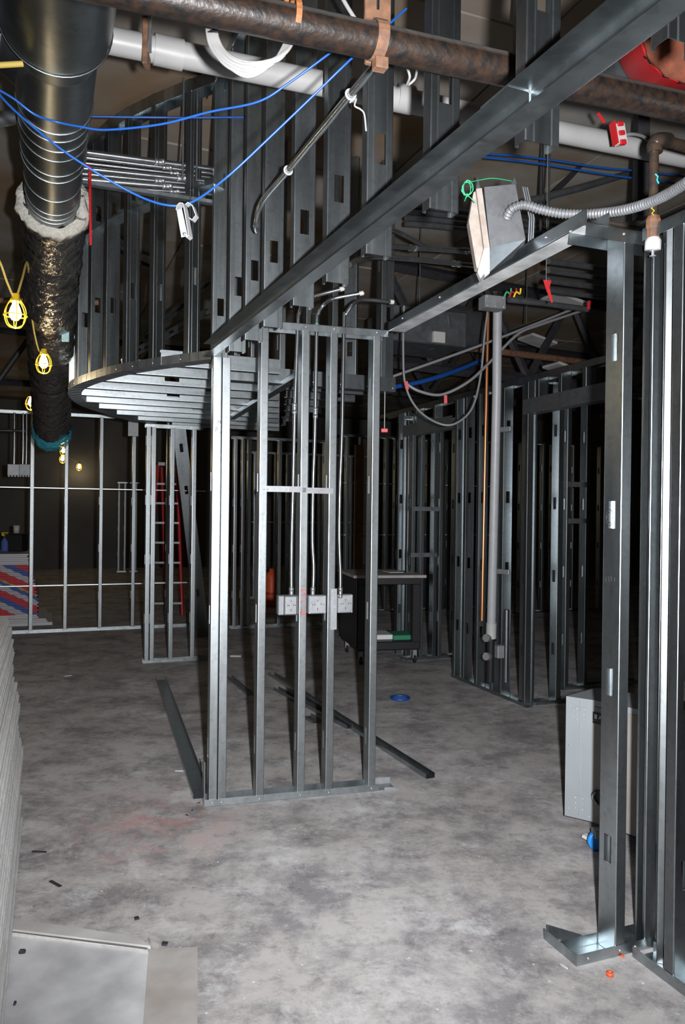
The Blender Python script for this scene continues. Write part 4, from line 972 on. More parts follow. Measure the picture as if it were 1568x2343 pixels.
# white clip on cable
wcl = thing('beam_clip', 'white metal clip dangling from the lowest blue cable', 'clip', D(420, 465, 2.28)); w0 = D(420, 465, 2.28)
def wq(px, py, Y=2.28): return D(px, py, Y)-w0
m_ = MB(); vv = []
arc = [wq(403, 480), wq(405, 470), wq(411, 464), wq(418, 465), wq(421, 476), wq(432, 538), wq(426, 543)]
for a in arc: vv += [a, a+Vector((0.006, 0.025, 0))]
m_.add(vv, [(2*i, 2*i+1, 2*i+3, 2*i+2) for i in range(len(arc)-1)])
solidify(m_.build('clip_hook', ['clip_steel'], wcl), 0.003)
m_ = MB(); arc = [wq(424, 468), wq(430, 463), wq(440, 470), wq(448, 492), wq(440, 503), wq(432, 498)]; vv = []
for a in arc: vv += [a, a+Vector((0.004, 0.02, 0))]
m_.add(vv, [(2*i, 2*i+1, 2*i+3, 2*i+2) for i in range(len(arc)-1)]); solidify(m_.build('clip_plate', ['clip_steel'], wcl), 0.003)
MB().prism([wq(404, 480), wq(416, 476), wq(430, 540), wq(415, 543), wq(410, 515)], (0, 0.002, 0)).build('clip_body', ['zinc_box'], wcl)
screw(wq(423, 536)+Vector((0, -0.003, 0)), (0, -1, 0), wcl, 1.0)
# red ribbon and tape at left
rr_ = thing('red_tape', 'long red tape strip hanging beside the big duct', 'tape', D(205, 378, 4.2)); r0 = D(205, 378, 4.2)
MB().prism([D(203, 380, 4.2)-r0, D(209, 380, 4.2)-r0, D(209, 470, 4.2)-r0, D(210, 560, 4.2)-r0, D(205, 562, 4.2)-r0, D(204, 470, 4.2)-r0], (0, 0.002, 0)).build('tape_strip', ['red_plastic'], rr_)
MB().prism([D(182, 371, 4.22)-r0, D(186, 368, 4.22)-r0, D(209, 381, 4.2)-r0, D(203, 385, 4.2)-r0], (0, 0.002, 0)).build('tape_knot', ['red_plastic'], rr_)
# hanging grey cables at right background
cable('grey cable looping low beside the long corridor frame', [D(925, 700, 5.6), D(923, 800, 5.6), D(928, 880, 5.6), D(955, 935, 5.65), D(1000, 967, 5.7), D(1040, 970, 5.7), D(1080, 935, 5.75), D(1100, 860, 5.8), D(1110, 760, 5.8), D(1118, 700, 5.8)], 0.0085, 'grey_cable')
cable('grey cable sagging between right background hangers', [D(930, 878, 5.6), D(960, 895, 5.6), D(1010, 903, 5.65), D(1070, 875, 5.7), D(1120, 830, 5.8), D(1185, 765, 5.9), D(1240, 742, 6.0), D(1350, 705, 6.2)], 0.011, 'grey_cable')
cable('straight grey conduit slanting across the right background', [D(880, 868, 5.7), D(1100, 790, 6.0), D(1330, 700, 6.3)], 0.011, 'grey_cable')
for i, (px, py, lab) in enumerate(((931, 882, 'small red tag on the left grey cable'), (1020, 914, 'small red tag below the sagging grey cable'), (1348, 698, 'small red tag at the right end of slanting conduit'))):
    tag(MB().box((0, 0, 0), (0.022, 0.006, 0.06), rot=Matrix.Rotation(R(8*i-10), 3, 'Y')).build('red_tag', ['red_plastic'], None, D(px, py, 5.55)), lab, 'tag')
q = D(880, 985, 5.55); rtg = thing('red_tag', 'small red tag beside the end stud of front wall', 'tag', q)
MB().box((0, 0, 0), (0.05, 0.02, 0.03), ch=0.004).build('tag_body', ['red_plastic'], rtg); MB().tube([(0, 0.0, 0), (0.0, 0.0, ZC-q.z)], 0.004, 6).build('tag_cord', ['white_cable'], rtg)
rt = thing('red_ribbon', 'forked red ribbon hanging under the dusty header', 'ribbon', D(1250, 645, 4.2)); t0 = D(1250, 645, 4.2)
MB().prism([D(1243, 640, 4.2)-t0, D(1262, 642, 4.2)-t0, D(1258, 658, 4.2)-t0, D(1266, 692, 4.2)-t0, D(1262, 693, 4.2)-t0, D(1248, 656, 4.2)-t0], (0, 0.002, 0)).build('ribbon_strip', ['red_plastic'], rt)
MB().tube([Vector((0, 0, 0.0)), Vector((0, 0, ZC-t0.z))], 0.002, 6).build('ribbon_cord', ['grey_cable'], rt)
# ------------------------------------------------------------------ grey riser, copper pipe and box at right centre
gb = thing('riser_box', 'grey junction box heading the vertical grey riser', 'electrical box', D(1135, 690, 5.2), R(18)); 
MB().box((0, 0.05, 0), (0.155, 0.1, 0.085), ch=0.004).build('box_body', ['zinc_box'], gb)
for (a, b_) in ((-0.06, -0.03), (0.06, -0.03), (-0.06, 0.03), (0.06, 0.03), (0, -0.03)): screw((a, -0.001, b_), (0, -1, 0), gb, 0.8)
gr = thing('grey_riser', 'vertical pale grey plastic riser pipe in front of corridor frame', 'pipe', D(1124, 1455, 6.0)); g0 = D(1124, 1455, 6.0)
MB().tube([D(1139, 700, 5.75), D(1137, 900, 5.8), D(1124, 1455, 6.0)], 0.034, 20).build('pipe_length', ['pvc_grey'], gr, offset=g0)
MB().tube([D(1125, 1425, 5.99), D(1124, 1460, 6.0)], 0.04, 20).build('socket', ['pvc_white'], gr, offset=g0)
MB().tube([D(1124, 1460, 6.0), D(1122, 1560, 6.05)], 0.03, 16).build('black_foot', ['black_plastic'], gr, offset=g0)
for y_ in (1460, 1502): MB().tube([D(1118, y_, 5.98), D(1112, y_, 5.95)], 0.03, 12).build('fitting', ['zinc_box'], gr, offset=g0)
cpo = thing('copper_pipe', 'orange copper pipe standing beside the grey riser', 'pipe', D(1104, 1420, 6.3)); c0_ = D(1104, 1420, 6.3)
MB().tube([D(1118, 700, 6.3), D(1112, 960, 6.3), D(1103, 1420, 6.3)], 0.0125, 12).build('pipe_length', ['copper'], cpo, offset=c0_)
tag(MB().tube([D(1160, 1395, 6.25), D(1158, 1560, 6.3)], 0.022, 10).build('short_pipe', ['galvanized']), 'short steel pipe standing in the corridor frame', 'pipe')
jb2 = thing('outlet_box', 'small blue grey outlet box low on corridor frame', 'electrical box', D(1150, 1490, 6.1), UWR); MB().box((0, -0.03, 0), (0.06, 0.06, 0.1), ch=0.004).build('box_body', ['zinc_box'], jb2)
for (px, py, w_) in ((1150, 983, 48), (1150, 1308, 40)):
    q = D(px, py, 6.15); tag(MB().box((0, 0, 0), (w_*6.15/FPX, 0.02, 0.04), rot=Matrix.Rotation(R(-50), 3, 'Z'), ch=0.003).build('pipe_strap', ['zinc_box'], None, q), 'flat strap across the bright corridor stud, '+('upper' if py < 1100 else 'lower')+' one', 'strap')
conduit('dark horizontal conduit right of the riser box', [D(1165, 686, 5.25), D(1250, 695, 5.4), D(1345, 708, 5.6)], 0.02, mat='galvanized_dull', sub=2)
# wires at riser box
for k, (mat, px) in enumerate((('yellow_plastic', 1182), ('red_plastic', 1172), ('green_wire', 1160))):
    cable(('yellow', 'red', 'green')[k]+' wire stub sprouting above the grey riser box', [D(px-6, 680, 5.2), D(px, 668, 5.2), D(px+8, 672, 5.22), D(px+10, 660, 5.22)], 0.006, mat, 'wire', 'wire')

# ------------------------------------------------------------------ steel joists and ducts in the ceiling void
def barjoist(label, A_, B_, ztop, zbot, n, r=0.03):
    o = thing('bar_joist', label, 'steel joist', (A_[0], A_[1], zbot)); base = Vector((A_[0], A_[1], zbot)); a = Vector((A_[0], A_[1], 0)); b_ = Vector((B_[0], B_[1], 0))
    for z in (ztop, zbot): MB().tube([a+ZZ*z, b_+ZZ*z], r*1.3, 4, smooth=False).build('chord', ['black_steel'], o, offset=base)
    for k in range(n):
        p_ = a.lerp(b_, k/n); q_ = a.lerp(b_, (k+1)/n); z1, z2 = (ztop, zbot) if k % 2 == 0 else (zbot, ztop)
        MB().tube([p_+ZZ*z1, q_+ZZ*z2], r, 6, smooth=False).build('web_bar', ['black_steel'], o, offset=base)
    return o
ja = D(880, 600, 7.6); jb_ = D(1480, 600, 9.4)
barjoist('black steel bar joist in the right ceiling void', ja, jb_, 4.0, 3.05, 6, 0.045)
ja = D(900, 600, 10.5); jb_ = D(1500, 600, 12.6)
barjoist('farther black bar joist in the right ceiling void', ja, jb_, 4.0, 3.2, 8, 0.04)
ja = D(-80, 700, 10.5); jb_ = D(480, 700, 12.0)
barjoist('black bar joist above the far left partition', ja, jb_, 4.0, 3.3, 8, 0.035)
df = thing('ceiling_duct', 'pale grey rectangular duct box behind the door header', 'duct', D(930, 740, 7.0), A0)
MB().box((0.25, 0.3, 0.0), (0.75, 0.6, 0.32), ch=0.01).build('duct_body', ['galvanized_dull'], df)
MB().box((0.32, -0.02, -0.1), (0.12, 0.04, 0.1), ch=0.004).build('white_flap', ['white_plastic'], df)
pd = thing('round_duct', 'dark round duct drum behind the slanting grey cables', 'duct', D(1010, 745, 7.4)); MB().tube([D(985, 745, 7.3)-pd.location, D(1080, 755, 7.8)-pd.location], 0.22, 28).build('duct_body', ['galvanized_dull'], pd)
for i, (px, py, Y, lab) in enumerate(((1290, 845, 8.5, 'pale ceiling tile scrap in right background'), (1230, 780, 9.0, 'flat pale patch panel above corridor frame'), (1290, 690, 7.5, 'white tube end under right ceiling'))):
    tag(MB().box((0, 0, 0), (0.35, 0.3, 0.03), rot=Matrix.Rotation(R(12), 3, 'Y'), ch=0.004).build('ceiling_tile', ['white_plastic' if i == 2 else 'board_paper'], None, D(px, py, Y), (0, 0, A0)), lab, 'panel')
for i, (px, Y, lab) in enumerate(((1255, 4.6, 'thin bright hanger rod right of the ceiling box'), (1237, 5.2, 'dark hanger rod beside the bright one'), (1085, 5.8, 'dark hanger rod left of the ceiling box'), (960, 6.8, 'thin hanger rod in right background, left one'), (1205, 7.5, 'thin hanger rod in right background, right one'))):
    q = D(px, 560 if i < 3 else 740, Y); tag(MB().tube([(0, 0, 0), (0, 0, max(0.3, ZC-q.z))], 0.006 if i != 1 else 0.012, 8).build('hanger_rod', ['galvanized' if i in (0, 3, 4) else 'black_steel'], None, q), lab, 'rod')
ad = D(1190, 450, 4.8)
tag(MB().tube([D(1175, 470, 4.6), D(1330, 430, 5.0), D(1480, 385, 5.6)], 0.022, 6, smooth=False).build('brace_angle', ['galvanized_dull']), 'grey slanting brace angle below the ceiling at right', 'steel brace')
tag(MB().tube([D(1240, 470, 5.2), D(1310, 400, 5.5), D(1400, 300, 6.0)], 0.02, 6, smooth=False).build('brace_angle', ['black_steel']), 'dark slanting brace bar below the ceiling at right', 'steel brace')
# black column behind the ledger and at the far right
for (px0, px1, Y, lab) in ((1176, 1206, 3.4, 'black square hanger post behind the ledger studs'), (1455, 1482, 4.4, 'black hanger post behind the sprinkler drop')):
    q = D((px0+px1)/2, 300, Y); hgt = ZC-(q.z if px0 < 1300 else D(1470, 500, Y).z)
    tag(MB().box((0, 0, -hgt/2), ((px1-px0)/FPX*Y, 0.08, hgt), ch=0.004).build('hanger_post', ['black_steel'], None, (q.x, q.y, ZC)), lab, 'steel post')
pcs = [(300, 810, 'slanted zinc bracket rail inside curved soffit, lower'), (400, 700, 'slanted zinc bracket rail inside curved soffit, upper')]
for i, (a, b_, lab) in enumerate((((290, 815), (470, 715), 'punched strut rail slanting inside the curved soffit, lower'), ((330, 770), (480, 640), 'punched strut rail slanting inside the curved soffit, upper'))):
    pa = D(*a, 5.6+0.5*i); pb = D(*b_, 6.2+0.5*i); dd = pb-pa
    o = tag(solidify(put('strut_rail', stud_mesh(dd.length, 0.05, 0.04, [0.12, 0.3, 0.48, 0.66], ribs=False, hw=0.012, hh=0.05), None, pa)), lab, 'steel rail')
    zz_ = dd.normalized(); xx = (ZZ-zz_*zz_.z).normalized(); o.rotation_euler = basis(xx, zz_.cross(xx), zz_).to_euler()

# ------------------------------------------------------------------ temporary string lights
CAGE = None
def cage_lamp(label, px, py, Y, s=1.0, power=3):
    c = D(px, py, Y); r_ = thing('caged_lamp', label, 'work light', c+ZZ*0.085*s, 0, 'temporary string lights')
    o_ = c-(c+ZZ*0.085*s)
    m_ = MB().lathe([(0, 0.01*s), (0.02*s, 0.008*s), (0.022*s, -0.028*s), (0.03*s, -0.03*s)], 16); m_.build('socket', ['yellow_plastic'], r_)
    for k in range(6):
        a = math.pi*2*k/6
        MB().tube(spline([Vector((math.cos(a)*0.024, math.sin(a)*0.024, -0.02))*s, Vector((math.cos(a)*0.048, math.sin(a)*0.048, -0.06))*s, Vector((math.cos(a)*0.054, math.sin(a)*0.054, -0.1))*s, Vector((math.cos(a)*0.038, math.sin(a)*0.038, -0.145))*s, Vector((0, 0, -0.16))*s], 5), 0.003*s, 6).build('cage_rib', ['yellow_plastic'], r_)
    MB().tube(circle3(Vector((0, 0, -0.098*s)), ZZ, 0.055*s, 24), 0.0032*s, 6, cap=False).build('cage_ring', ['yellow_plastic'], r_)
    MB().lathe([(0.0, -0.125*s), (0.016*s, -0.12*s), (0.029*s, -0.1*s), (0.03*s, -0.085*s), (0.022*s, -0.06*s), (0.014*s, -0.04*s), (0.013*s, -0.02*s)], 16).build('bulb', ['lamp_glow'], r_)
    ld = bpy.data.lights.new('lamp_light', 'POINT'); ld.energy = power; ld.color = (1.0, 0.78, 0.48); ld.shadow_soft_size = 0.03
    lo = bpy.data.objects.new('lamp_light', ld); COL.objects.link(lo); lo.parent = r_; lo.location = (0, 0, -0.20*s)
    return c
l1 = cage_lamp('nearest yellow caged work lamp at the left edge', 35, 716, 3.85)
l2 = cage_lamp('yellow caged work lamp glowing against the foil duct', 100, 830, 5.35)
l3 = cage_lamp('small yellow caged work lamp above the far left frame', 71, 921, 7.7)
for i, (px, py, Y, lab) in enumerate(((141, 1010, 13.5, 'distant glowing lamp seen through the blue plastic, highest'), (145, 1031, 15.5, 'distant glowing lamp, second below the blue plastic'), (143, 1050, 17.5, 'distant glowing lamp, lowest of three in a row'), (181, 1068, 19.5, 'distant glowing lamp right of the others'))):
    cage_lamp(lab, px, py, Y, 1.3, 4)
cable('yellow lamp cord swinging from the left edge past the caged lamps', [D(-25, 560, 3.6), D(0, 600, 3.75), D(18, 650, 3.82), D(35, 680, 3.85), D(50, 640, 4.0), D(62, 600, 4.4), D(68, 650, 4.9), D(75, 740, 5.2), D(88, 800, 5.33), D(95, 808, 5.35), D(82, 850, 6.0), D(76, 890, 7.2), D(72, 902, 7.7), D(90, 940, 9.5), D(141, 996, 13.5), D(146, 1019, 15.5), D(144, 1039, 17.5), D(181, 1058, 19.5)], 0.006, 'tape_yellow', 'lamp_cord', 'cord')

# ------------------------------------------------------------------ things on the floor
def rng(a, b_): return rg.uniform(a, b_)
# near drywall stack at left
sf = F(52, 1885); SU = Vector((-math.sin(R(20.5)), math.cos(R(20.5)), 0)); SV = Vector((math.cos(R(20.5)), math.sin(R(20.5)), 0))
TH = 0.0158; N = 66
BM = []
for q in range(6):
    m_ = MB(); L = 2.42; Wd = 1.2
    m_.box((-Wd/2, -L/2, TH/2), (Wd-0.004, L-0.004, TH-0.0016), mi=0)
    m_.box((-0.002, -L/2, TH/2), (0.006, L, TH-0.003), mi=1, ch=0.002)
    # ragged far end with crumbs of gypsum
    for k in range(9):
        a = -0.01-k*0.02-rng(0, 0.012); m_.box((a, rng(-0.003, 0.006), TH/2+rng(-0.003, 0.003)), (rng(0.006, 0.02), rng(0.006, 0.018), rng(0.006, 0.013)), mi=2)
    m_.box((-Wd/2, -0.001, TH/2), (Wd-0.01, 0.006, TH-0.003), mi=2)
    BM.append(m_.mesh('drywall_sheet', ['board_paper', 'board_edge', 'gypsum']))
lean = 0; 
for k in range(N):
    t = k/(N-1)
    off = SV*(-0.005-0.055*max(0, t-0.35)/0.65*1.0+rng(-0.006, 0.006)-(0.012 if (k//9) % 2 else 0))
    al_ = -0.09*max(0, t-0.55)/0.45+rng(-0.02, 0.01)
    o = put('drywall_sheet', BM[k % 6], None, sf+off+SU*al_+ZZ*(0.012+k*TH), (0, 0, R(20.5)+rng(-0.0015, 0.0015)))
    tag(o, 'topmost grey drywall sheet of the tall stack at left edge' if k == N-1 else 'lowest grey drywall sheet of the tall stack, resting on the floor' if k == 0 else 'grey drywall sheet inside the tall stack at left edge', 'drywall sheet', 'drywall sheets in the near stack')
dn = thing('printed_wrapper', 'torn printed paper wrapper with red edge under the near drywall stack', 'wrapper', F(18, 2270), R(20))
MB().box((-0.06, 0.06, 0.011), (0.16, 0.28, 0.001)).build('paper', ['kraft_paper'], dn); MB().box((0.0, -0.09, 0.0125), (0.07, 0.03, 0.001)).build('red_stripe', ['red_plastic'], dn); MB().box((0.0, -0.06, 0.0125), (0.07, 0.02, 0.001)).build('blue_stripe', ['tape_blue'], dn)
# sheet lying in the foreground
g1 = [F(26, 2142), F(340, 2180), F(322, 2420), F(-60, 2420)]
thk = 0.016
m_ = MB(); up = ZZ*thk
hi = [F(26, 2142, thk), F(340, 2180, thk), F(322, 2420, thk), F(-60, 2420, thk)]
fs = thing('floor_drywall_sheet', 'dusty grey drywall sheet lying flat in the left foreground', 'drywall sheet', g1[1])
o0 = g1[1]
ed1 = (hi[3]-hi[0]).normalized()
m_.add([p-o0 for p in hi]+[p-o0 for p in g1], [(0, 3, 2, 1), (4, 5, 6, 7), (1, 2, 6, 5), (2, 3, 7, 6), (3, 0, 4, 7)])
m_.build('sheet_face', ['board_dusty'], fs)
w1 = [F(26, 2133, 0.03), F(338, 2173, 0.03)]
MB().add([hi[0]-o0, hi[1]-o0, w1[1]-o0, w1[0]-o0, g1[0]-o0+SU*0.04, g1[1]-o0+SU*0.04], [(0, 1, 2, 3), (3, 2, 5, 4), (0, 4, 5, 1)]).build('snapped_edge', ['gypsum'], fs)
us = thing('drywall_offcut', 'narrow smooth grey drywall strip behind the foreground sheet', 'drywall sheet', F(30, 2130))
u0_ = F(30, 2130)
MB().prism([F(28, 2133, .001)-u0_, F(345, 2172, .001)-u0_, F(310, 2149, .001)-u0_, F(28, 2108, .001)-u0_], (0, 0, 0.012)).build('strip_face', ['board_paper'], us)
kp = tag(MB().prism([F(341, 2172)-F(341, 2172), F(452, 2168)-F(341, 2172), F(452, 2420)-F(341, 2172), F(323, 2420)-F(341, 2172)], (0, 0, 0.003)).build('kraft_sheet', ['kraft_paper'], None, F(341, 2172)), 'brown kraft paper panel beside the foreground drywall sheet', 'paper sheet')
ch = tag(MB().prism([Vector((0, 0, 0)), F(362, 2172)-F(340, 2158), F(345, 2163)-F(340, 2158)], (0, 0, 0.02)).build('gypsum_chip', ['kraft_paper'], None, F(340, 2158)), 'small broken chip at the corner of foreground sheet', 'debris')
# floor tracks
def floor_track(name, label, pa, pb, wd=0.092, leg=0.032, rollx=0.0, mat='galvanized'):
    A_ = F(*pa); B_ = F(*pb); d = B_-A_
    o = put(name, track_mesh(d.length, wd, leg, mat), None, A_+ZZ*0.003, (rollx, 0, math.atan2(d.y, d.x))); solidify(o); return tag(o, label, 'steel track')
floor_track('floor_track', 'bottom track fixed to the slab leading back from front wall', (461, 1828), (368, 1556), 0.092, 0.03)
floor_track('loose_track', 'long loose steel track lying behind front wall towards right', (985, 1782), (622, 1546), 0.06, 0.03)
floor_track('loose_track', 'loose steel track lying beside the long one', (800, 1668), (632, 1580), 0.05, 0.03, mat='galvanized_dull')
floor_track('loose_track', 'faint short track far behind the front studs', (572, 1592), (525, 1552), 0.05, 0.025, mat='galvanized_dull')
floor_track('loose_track', 'short flat offcut of steel track behind third front stud', (728, 1655), (700, 1640), 0.09, 0.02, mat='galvanized_dull')
# red chalk dashes on the fixed track
A_ = F(461, 1828)
# blue ring
br0 = F(916, 1600); bring = tag(MB().tube(circle3(Vector((0, 0, 0.012)), ZZ, 0.075, 28), 0.012, 8, cap=False).build('blue_ring', ['blue_cable'], None, br0), 'flat blue plastic ring lying on the floor', 'ring')
# small litter
def chip(label, px, py, sx, sy, sz, mat, rz=0.0, name='debris', cat='debris'):
    m_ = MB().box((0, 0, sz/2+0.0005), (sx, sy, sz), ch=min(sx, sy, sz)*0.25); m_.v = [tuple(Vector(v_)+Vector((rng(-1, 1)*sx*0.05, rng(-1, 1)*sy*0.08, 0))) for v_ in m_.v]
    return tag(m_.build(name, [mat], None, F(px, py), (0, 0, rz)), label, cat)
chip('dark metal scrap strip on the floor nearer the stack', 90, 1950, 0.065, 0.014, 0.004, 'black_steel', R(-4), 'metal_scrap')
chip('dark twisted metal scrap strip left of floor centre', 127, 2023, 0.075, 0.015, 0.004, 'black_steel', R(-38), 'metal_scrap')
chip('dark pebble left of the foreground sheet corner', 377, 2162, 0.02, 0.02, 0.008, 'black_steel', 0, 'pebble')
chip('small dark pebble on the left foreground floor', 313, 2103, 0.018, 0.02, 0.007, 'black_steel', 0.4, 'pebble')
chip('dark stone lying on the foreground drywall sheet', 51, 2190, 0.022, 0.018, 0.026, 'black_steel', 0.2, 'pebble')
chip('tiny dark chip on the foreground sheet near the stack', 34, 2308, 0.008, 0.02, 0.02, 'black_steel', 0.2, 'pebble')
chip('white plaster crumb on the left floor', 155, 1547, 0.07, 0.03, 0.008, 'gypsum', 0.7, 'plaster_crumb')
chip('white plaster crumb left of floor track', 410, 1765, 0.05, 0.008, 0.006, 'gypsum', 0, 'plaster_crumb')
chip('white scrap on the floor behind front corner stud', 540, 1503, 0.12, 0.06, 0.02, 'gypsum', 0, 'plaster_crumb')
chip('white bolt lying beside the jamb foot', 1291, 2213, 0.008, 0.03, 0.006, 'white_plastic', 0.6, 'bolt')
rdp = F(1396, 2232); tag(MB().lathe([(0.008, 0), (0.0125, 0), (0.012, 0.012), (0.007, 0.0125), (0.006, 0.004)], 18).build('red_plug', ['orange_red'], None, rdp), 'small orange red plastic plug on the near right floor', 'plug')
for i, (px, py, lab) in enumerate(((1291, 2166, 'red scrap inside the open jamb foot'), (1425, 2190, 'red scrap in front of the jamb track'))):
    chip(lab, px, py, 0.012, 0.012, 0.006, 'orange_red', 0.5, 'red_scrap')
for i, (px, py) in enumerate(((470, 1838), (455, 1838), (440, 1855), (428, 1866))):
    chip(('screw scrap touching the front wall corner', 'screw scrap just left of front wall corner', 'dark screw scrap lying off the front corner', 'dark screw scrap farthest from the front corner')[i], px, py, 0.02, 0.006, 0.005, 'black_steel' if i > 1 else 'galvanized', 0.8*i, 'loose_screw', 'screw')
# far drywall stack with printed tape
f0 = F(48, 1432); 
for k in range(40):
    t = k/39
    m_ = None
    mt = 'printed_tape' if 3 < k < 31 else 'tape_white'
    key = ('fs', mt)
    if key not in CACHE:
        CACHE[key] = MB().box((-0.6, -1.2, 0.012), (1.2, 2.4, 0.0236)).mesh('drywall_sheet', [mt])
    if k < 37:
        xx = 0.0-0.16*max(0, t-0.3)/0.7+(-0.02 if k % 2 else 0)+(0.12 if k < 2 else 0)
        # each sheet keeps the diagonal print of the pile: own mesh with shifted print
        zz0 = 0.05+k*0.0245
        m_ = MB().box((-0.6, 0, zz0+0.012), (1.2, 1.2, 0.0212))
        o = m_.build('drywall_sheet', [mt], None, (f0.x+xx, f0.y+0.6, 0), (0, 0, R(21)))
        tag(o, 'plain pale end sheet at the bottom or top of the far left stack' if mt == 'tape_white' else 'drywall sheet with red and blue end tape in the far left stack', 'drywall sheet', 'taped drywall sheets in the far stack')
tag(MB().box((-0.5, 0, 0.02), (1.2, 1.0, 0.04)).build('pallet_board', ['tape_white'], None, (f0.x+0.1, f0.y+0.55, 0), (0, 0, R(21))), 'pale base board under the far taped stack', 'board')
ztop = 0.05+37*0.0245
sb = thing('spray_bottle', 'spray bottle with yellow trigger on the far left stack', 'bottle', D(12, 1198, f0.y+0.5)); sb.location.z = ztop
MB().lathe([(0, 0), (0.05, 0.0), (0.055, 0.02), (0.055, 0.13), (0.02, 0.19), (0.018, 0.22)], 14).build('bottle_body', ['tape_blue'], sb)
MB().box((0, 0, 0.24), (0.09, 0.03, 0.05), ch=0.006).build('trigger_head', ['yellow_plastic'], sb); MB().box((0.02, 0, 0.2), (0.015, 0.015, 0.06), ch=0.003).build('trigger', ['yellow_plastic'], sb)
bc = thing('black_crate', 'black crate standing on the far left stack', 'crate', (D(38, 1198, f0.y+0.6).x, f0.y+0.6, ztop)); MB().box((0, 0, 0.12), (0.24, 0.24, 0.24), ch=0.01).build('crate_body', ['black_plastic'], bc); MB().box((0, 0, 0.245), (0.26, 0.26, 0.015), ch=0.004).build('rim', ['black_plastic'], bc)
cpw = tag(MB().lathe([(0, 0), (0.04, 0), (0.045, 0.11), (0.04, 0.11), (0, 0.105)], 16).build('paper_cup', ['white_plastic'], None, (bc.location.x, bc.location.y, ztop+0.2525)), 'white cup standing on the black crate', 'cup')
# work cart
cb_ = F(930, 1527); ct = thing('work_cart', 'black rolling work cart with papers behind the front wall', 'cart', F(890, 1520), R(12))
CW, CD = 0.68, 0.75; 
cbase = ct.location
MB().box((0, CD/2, 0.91), (CW+0.1, CD+0.06, 0.03), ch=0.004).build('top_board', ['kraft_paper'], ct)
MB().box((0, CD/2, 0.86), (CW, CD, 0.07), ch=0.006).build('top_tray', ['black_plastic'], ct)
MB().box((0, CD/2, 0.19), (CW, CD, 0.09), ch=0.01).build('lower_shelf', ['black_plastic'], ct)
for sx in (-1, 1):
    for yy in (0.04, CD-0.04):
        MB().box((sx*(CW/2-0.045), yy, 0.5), (0.09, 0.07, 0.66), ch=0.008).build('leg', ['black_plastic'], ct)
        w_ = MB().lathe([(0, 0.014), (0.03, 0.014), (0.042, 0.01), (0.042, -0.01), (0.03, -0.014), (0, -0.014)], 16, rot=Matrix.Rotation(R(90), 3, 'Y')).build('caster', ['black_rubber'], ct, (sx*(CW/2-0.05), yy, 0.043))
        MB().box((0, 0, 0.05), (0.045, 0.03, 0.09), ch=0.004).build('caster_fork', ['zinc_box'], w_)
MB().box((-CW/2-0.012, CD/2, 0.55), (0.02, CD, 0.72), ch=0.004).build('side_panel', ['black_plastic'], ct)
tag(MB().box((0, 0, 0.002), (0.16, 0.22, 0.004)).build('paper_sheet', ['white_print'], None, ct.location+Vector((0.06, 0.42, 0.926)), (0, 0, 0.3)), 'white paper sheet on top of the work cart', 'paper')
for i, (dx, mat, lab) in enumerate(((-0.12, 'white_print', 'pile of white papers on the lower cart shelf'), (0.12, 'green_paper', 'green folder on the lower cart shelf'))):
    tag(MB().box((0, 0, 0.025), (0.24, 0.3, 0.05), ch=0.004).build('paper_pile' if i == 0 else 'folder', [mat], None, ct.location+Vector((dx+0.02, 0.25, 0.237)), (0, 0, 0.2)), lab, 'papers')
# brown board and orange barrel far behind
q = F(818, 1428); tag(MB().box((0, 0, 1.25), (0.14, 0.05, 2.5), ch=0.004).build('timber_post', ['brown_board'], None, (q.x, q.y, 0)), 'upright brown board behind the front end stud', 'board')
q = F(621, 1388); ob = thing('orange_barrel', 'orange upright canister far behind front studs', 'canister', q); MB().lathe([(0, 0), (0.09, 0.0), (0.1, 0.03), (0.1, 0.5), (0.07, 0.55), (0.04, 0.58), (0.04, 0.62), (0, 0.62)], 20).build('barrel_body', ['orange_red'], ob); MB().lathe([(0.102, 0.2), (0.106, 0.22), (0.102, 0.24)], 20).build('barrel_ring', ['red_dull'], ob)
# cabinet on casters
K0 = F(1300, 1925); cbA = R(-33)
kb = D(1297, 1868, 3.86); kc = D(1355, 1879, 3.79); kd = D(1452, 1908, 3.63)
zb_ = (kb.z+kc.z)/2
cab = thing('wheeled_cabinet', 'grey wheeled metal cabinet with beige front behind near jamb', 'cabinet', (kc.x, kc.y, 0))
c3_ = Vector((kc.x, kc.y, 0)); L1 = Vector((kb.x-kc.x, kb.y-kc.y, 0)); L2 = Vector((kd.x-kc.x, kd.y-kc.y, 0))
zt_ = D(1362, 1602, kc.y).z
hgt = zt_-zb_
# body: seen corner at the origin, left side panel along L1, beige front along L2
L2n = L2.normalized(); back = Vector((-L2n.y, L2n.x, 0)); 
if back.y < 0: back = -back
L1 = L1.normalized()*0.135; W2 = 0.62
pts = [Vector((0, 0, 0)), L2n*W2, L2n*W2+back*0.4, L1+back*0.28, L1]
MB().prism([p+ZZ*zb_ for p in pts], (0, 0, hgt)).build('cabinet_body', ['cabinet_grey'], cab)
fN = -back
MB().prism([L2n*0.002+fN*0.004+ZZ*(zb_+0.002), L2n*(W2-0.01)+fN*0.004+ZZ*(zb_+0.002), L2n*(W2-0.01)+fN*0.004+ZZ*(zt_-0.03), L2n*0.002+fN*0.004+ZZ*(zt_-0.03)], back*0.003).build('front_panel', ['cabinet_beige'], cab)
sN = Vector((L1.y, -L1.x, 0)).normalized()
if sN.y > 0: sN = -sN
ds = L1.length/2; md_ = L1*0.5
def sidebox(name, mat, u_, z_, su, sz_, dep, parent=cab):
    return MB().box(L1.normalized()*u_+sN*(dep/2+0.0005)+ZZ*z_, (su, dep, sz_), rot=basis(L1.normalized(), sN, ZZ)).build(name, [mat], parent)
sidebox('seam_rod', 'bright_steel', ds*0.95, (zb_+zt_)/2, 0.003, hgt*0.96, 0.003)
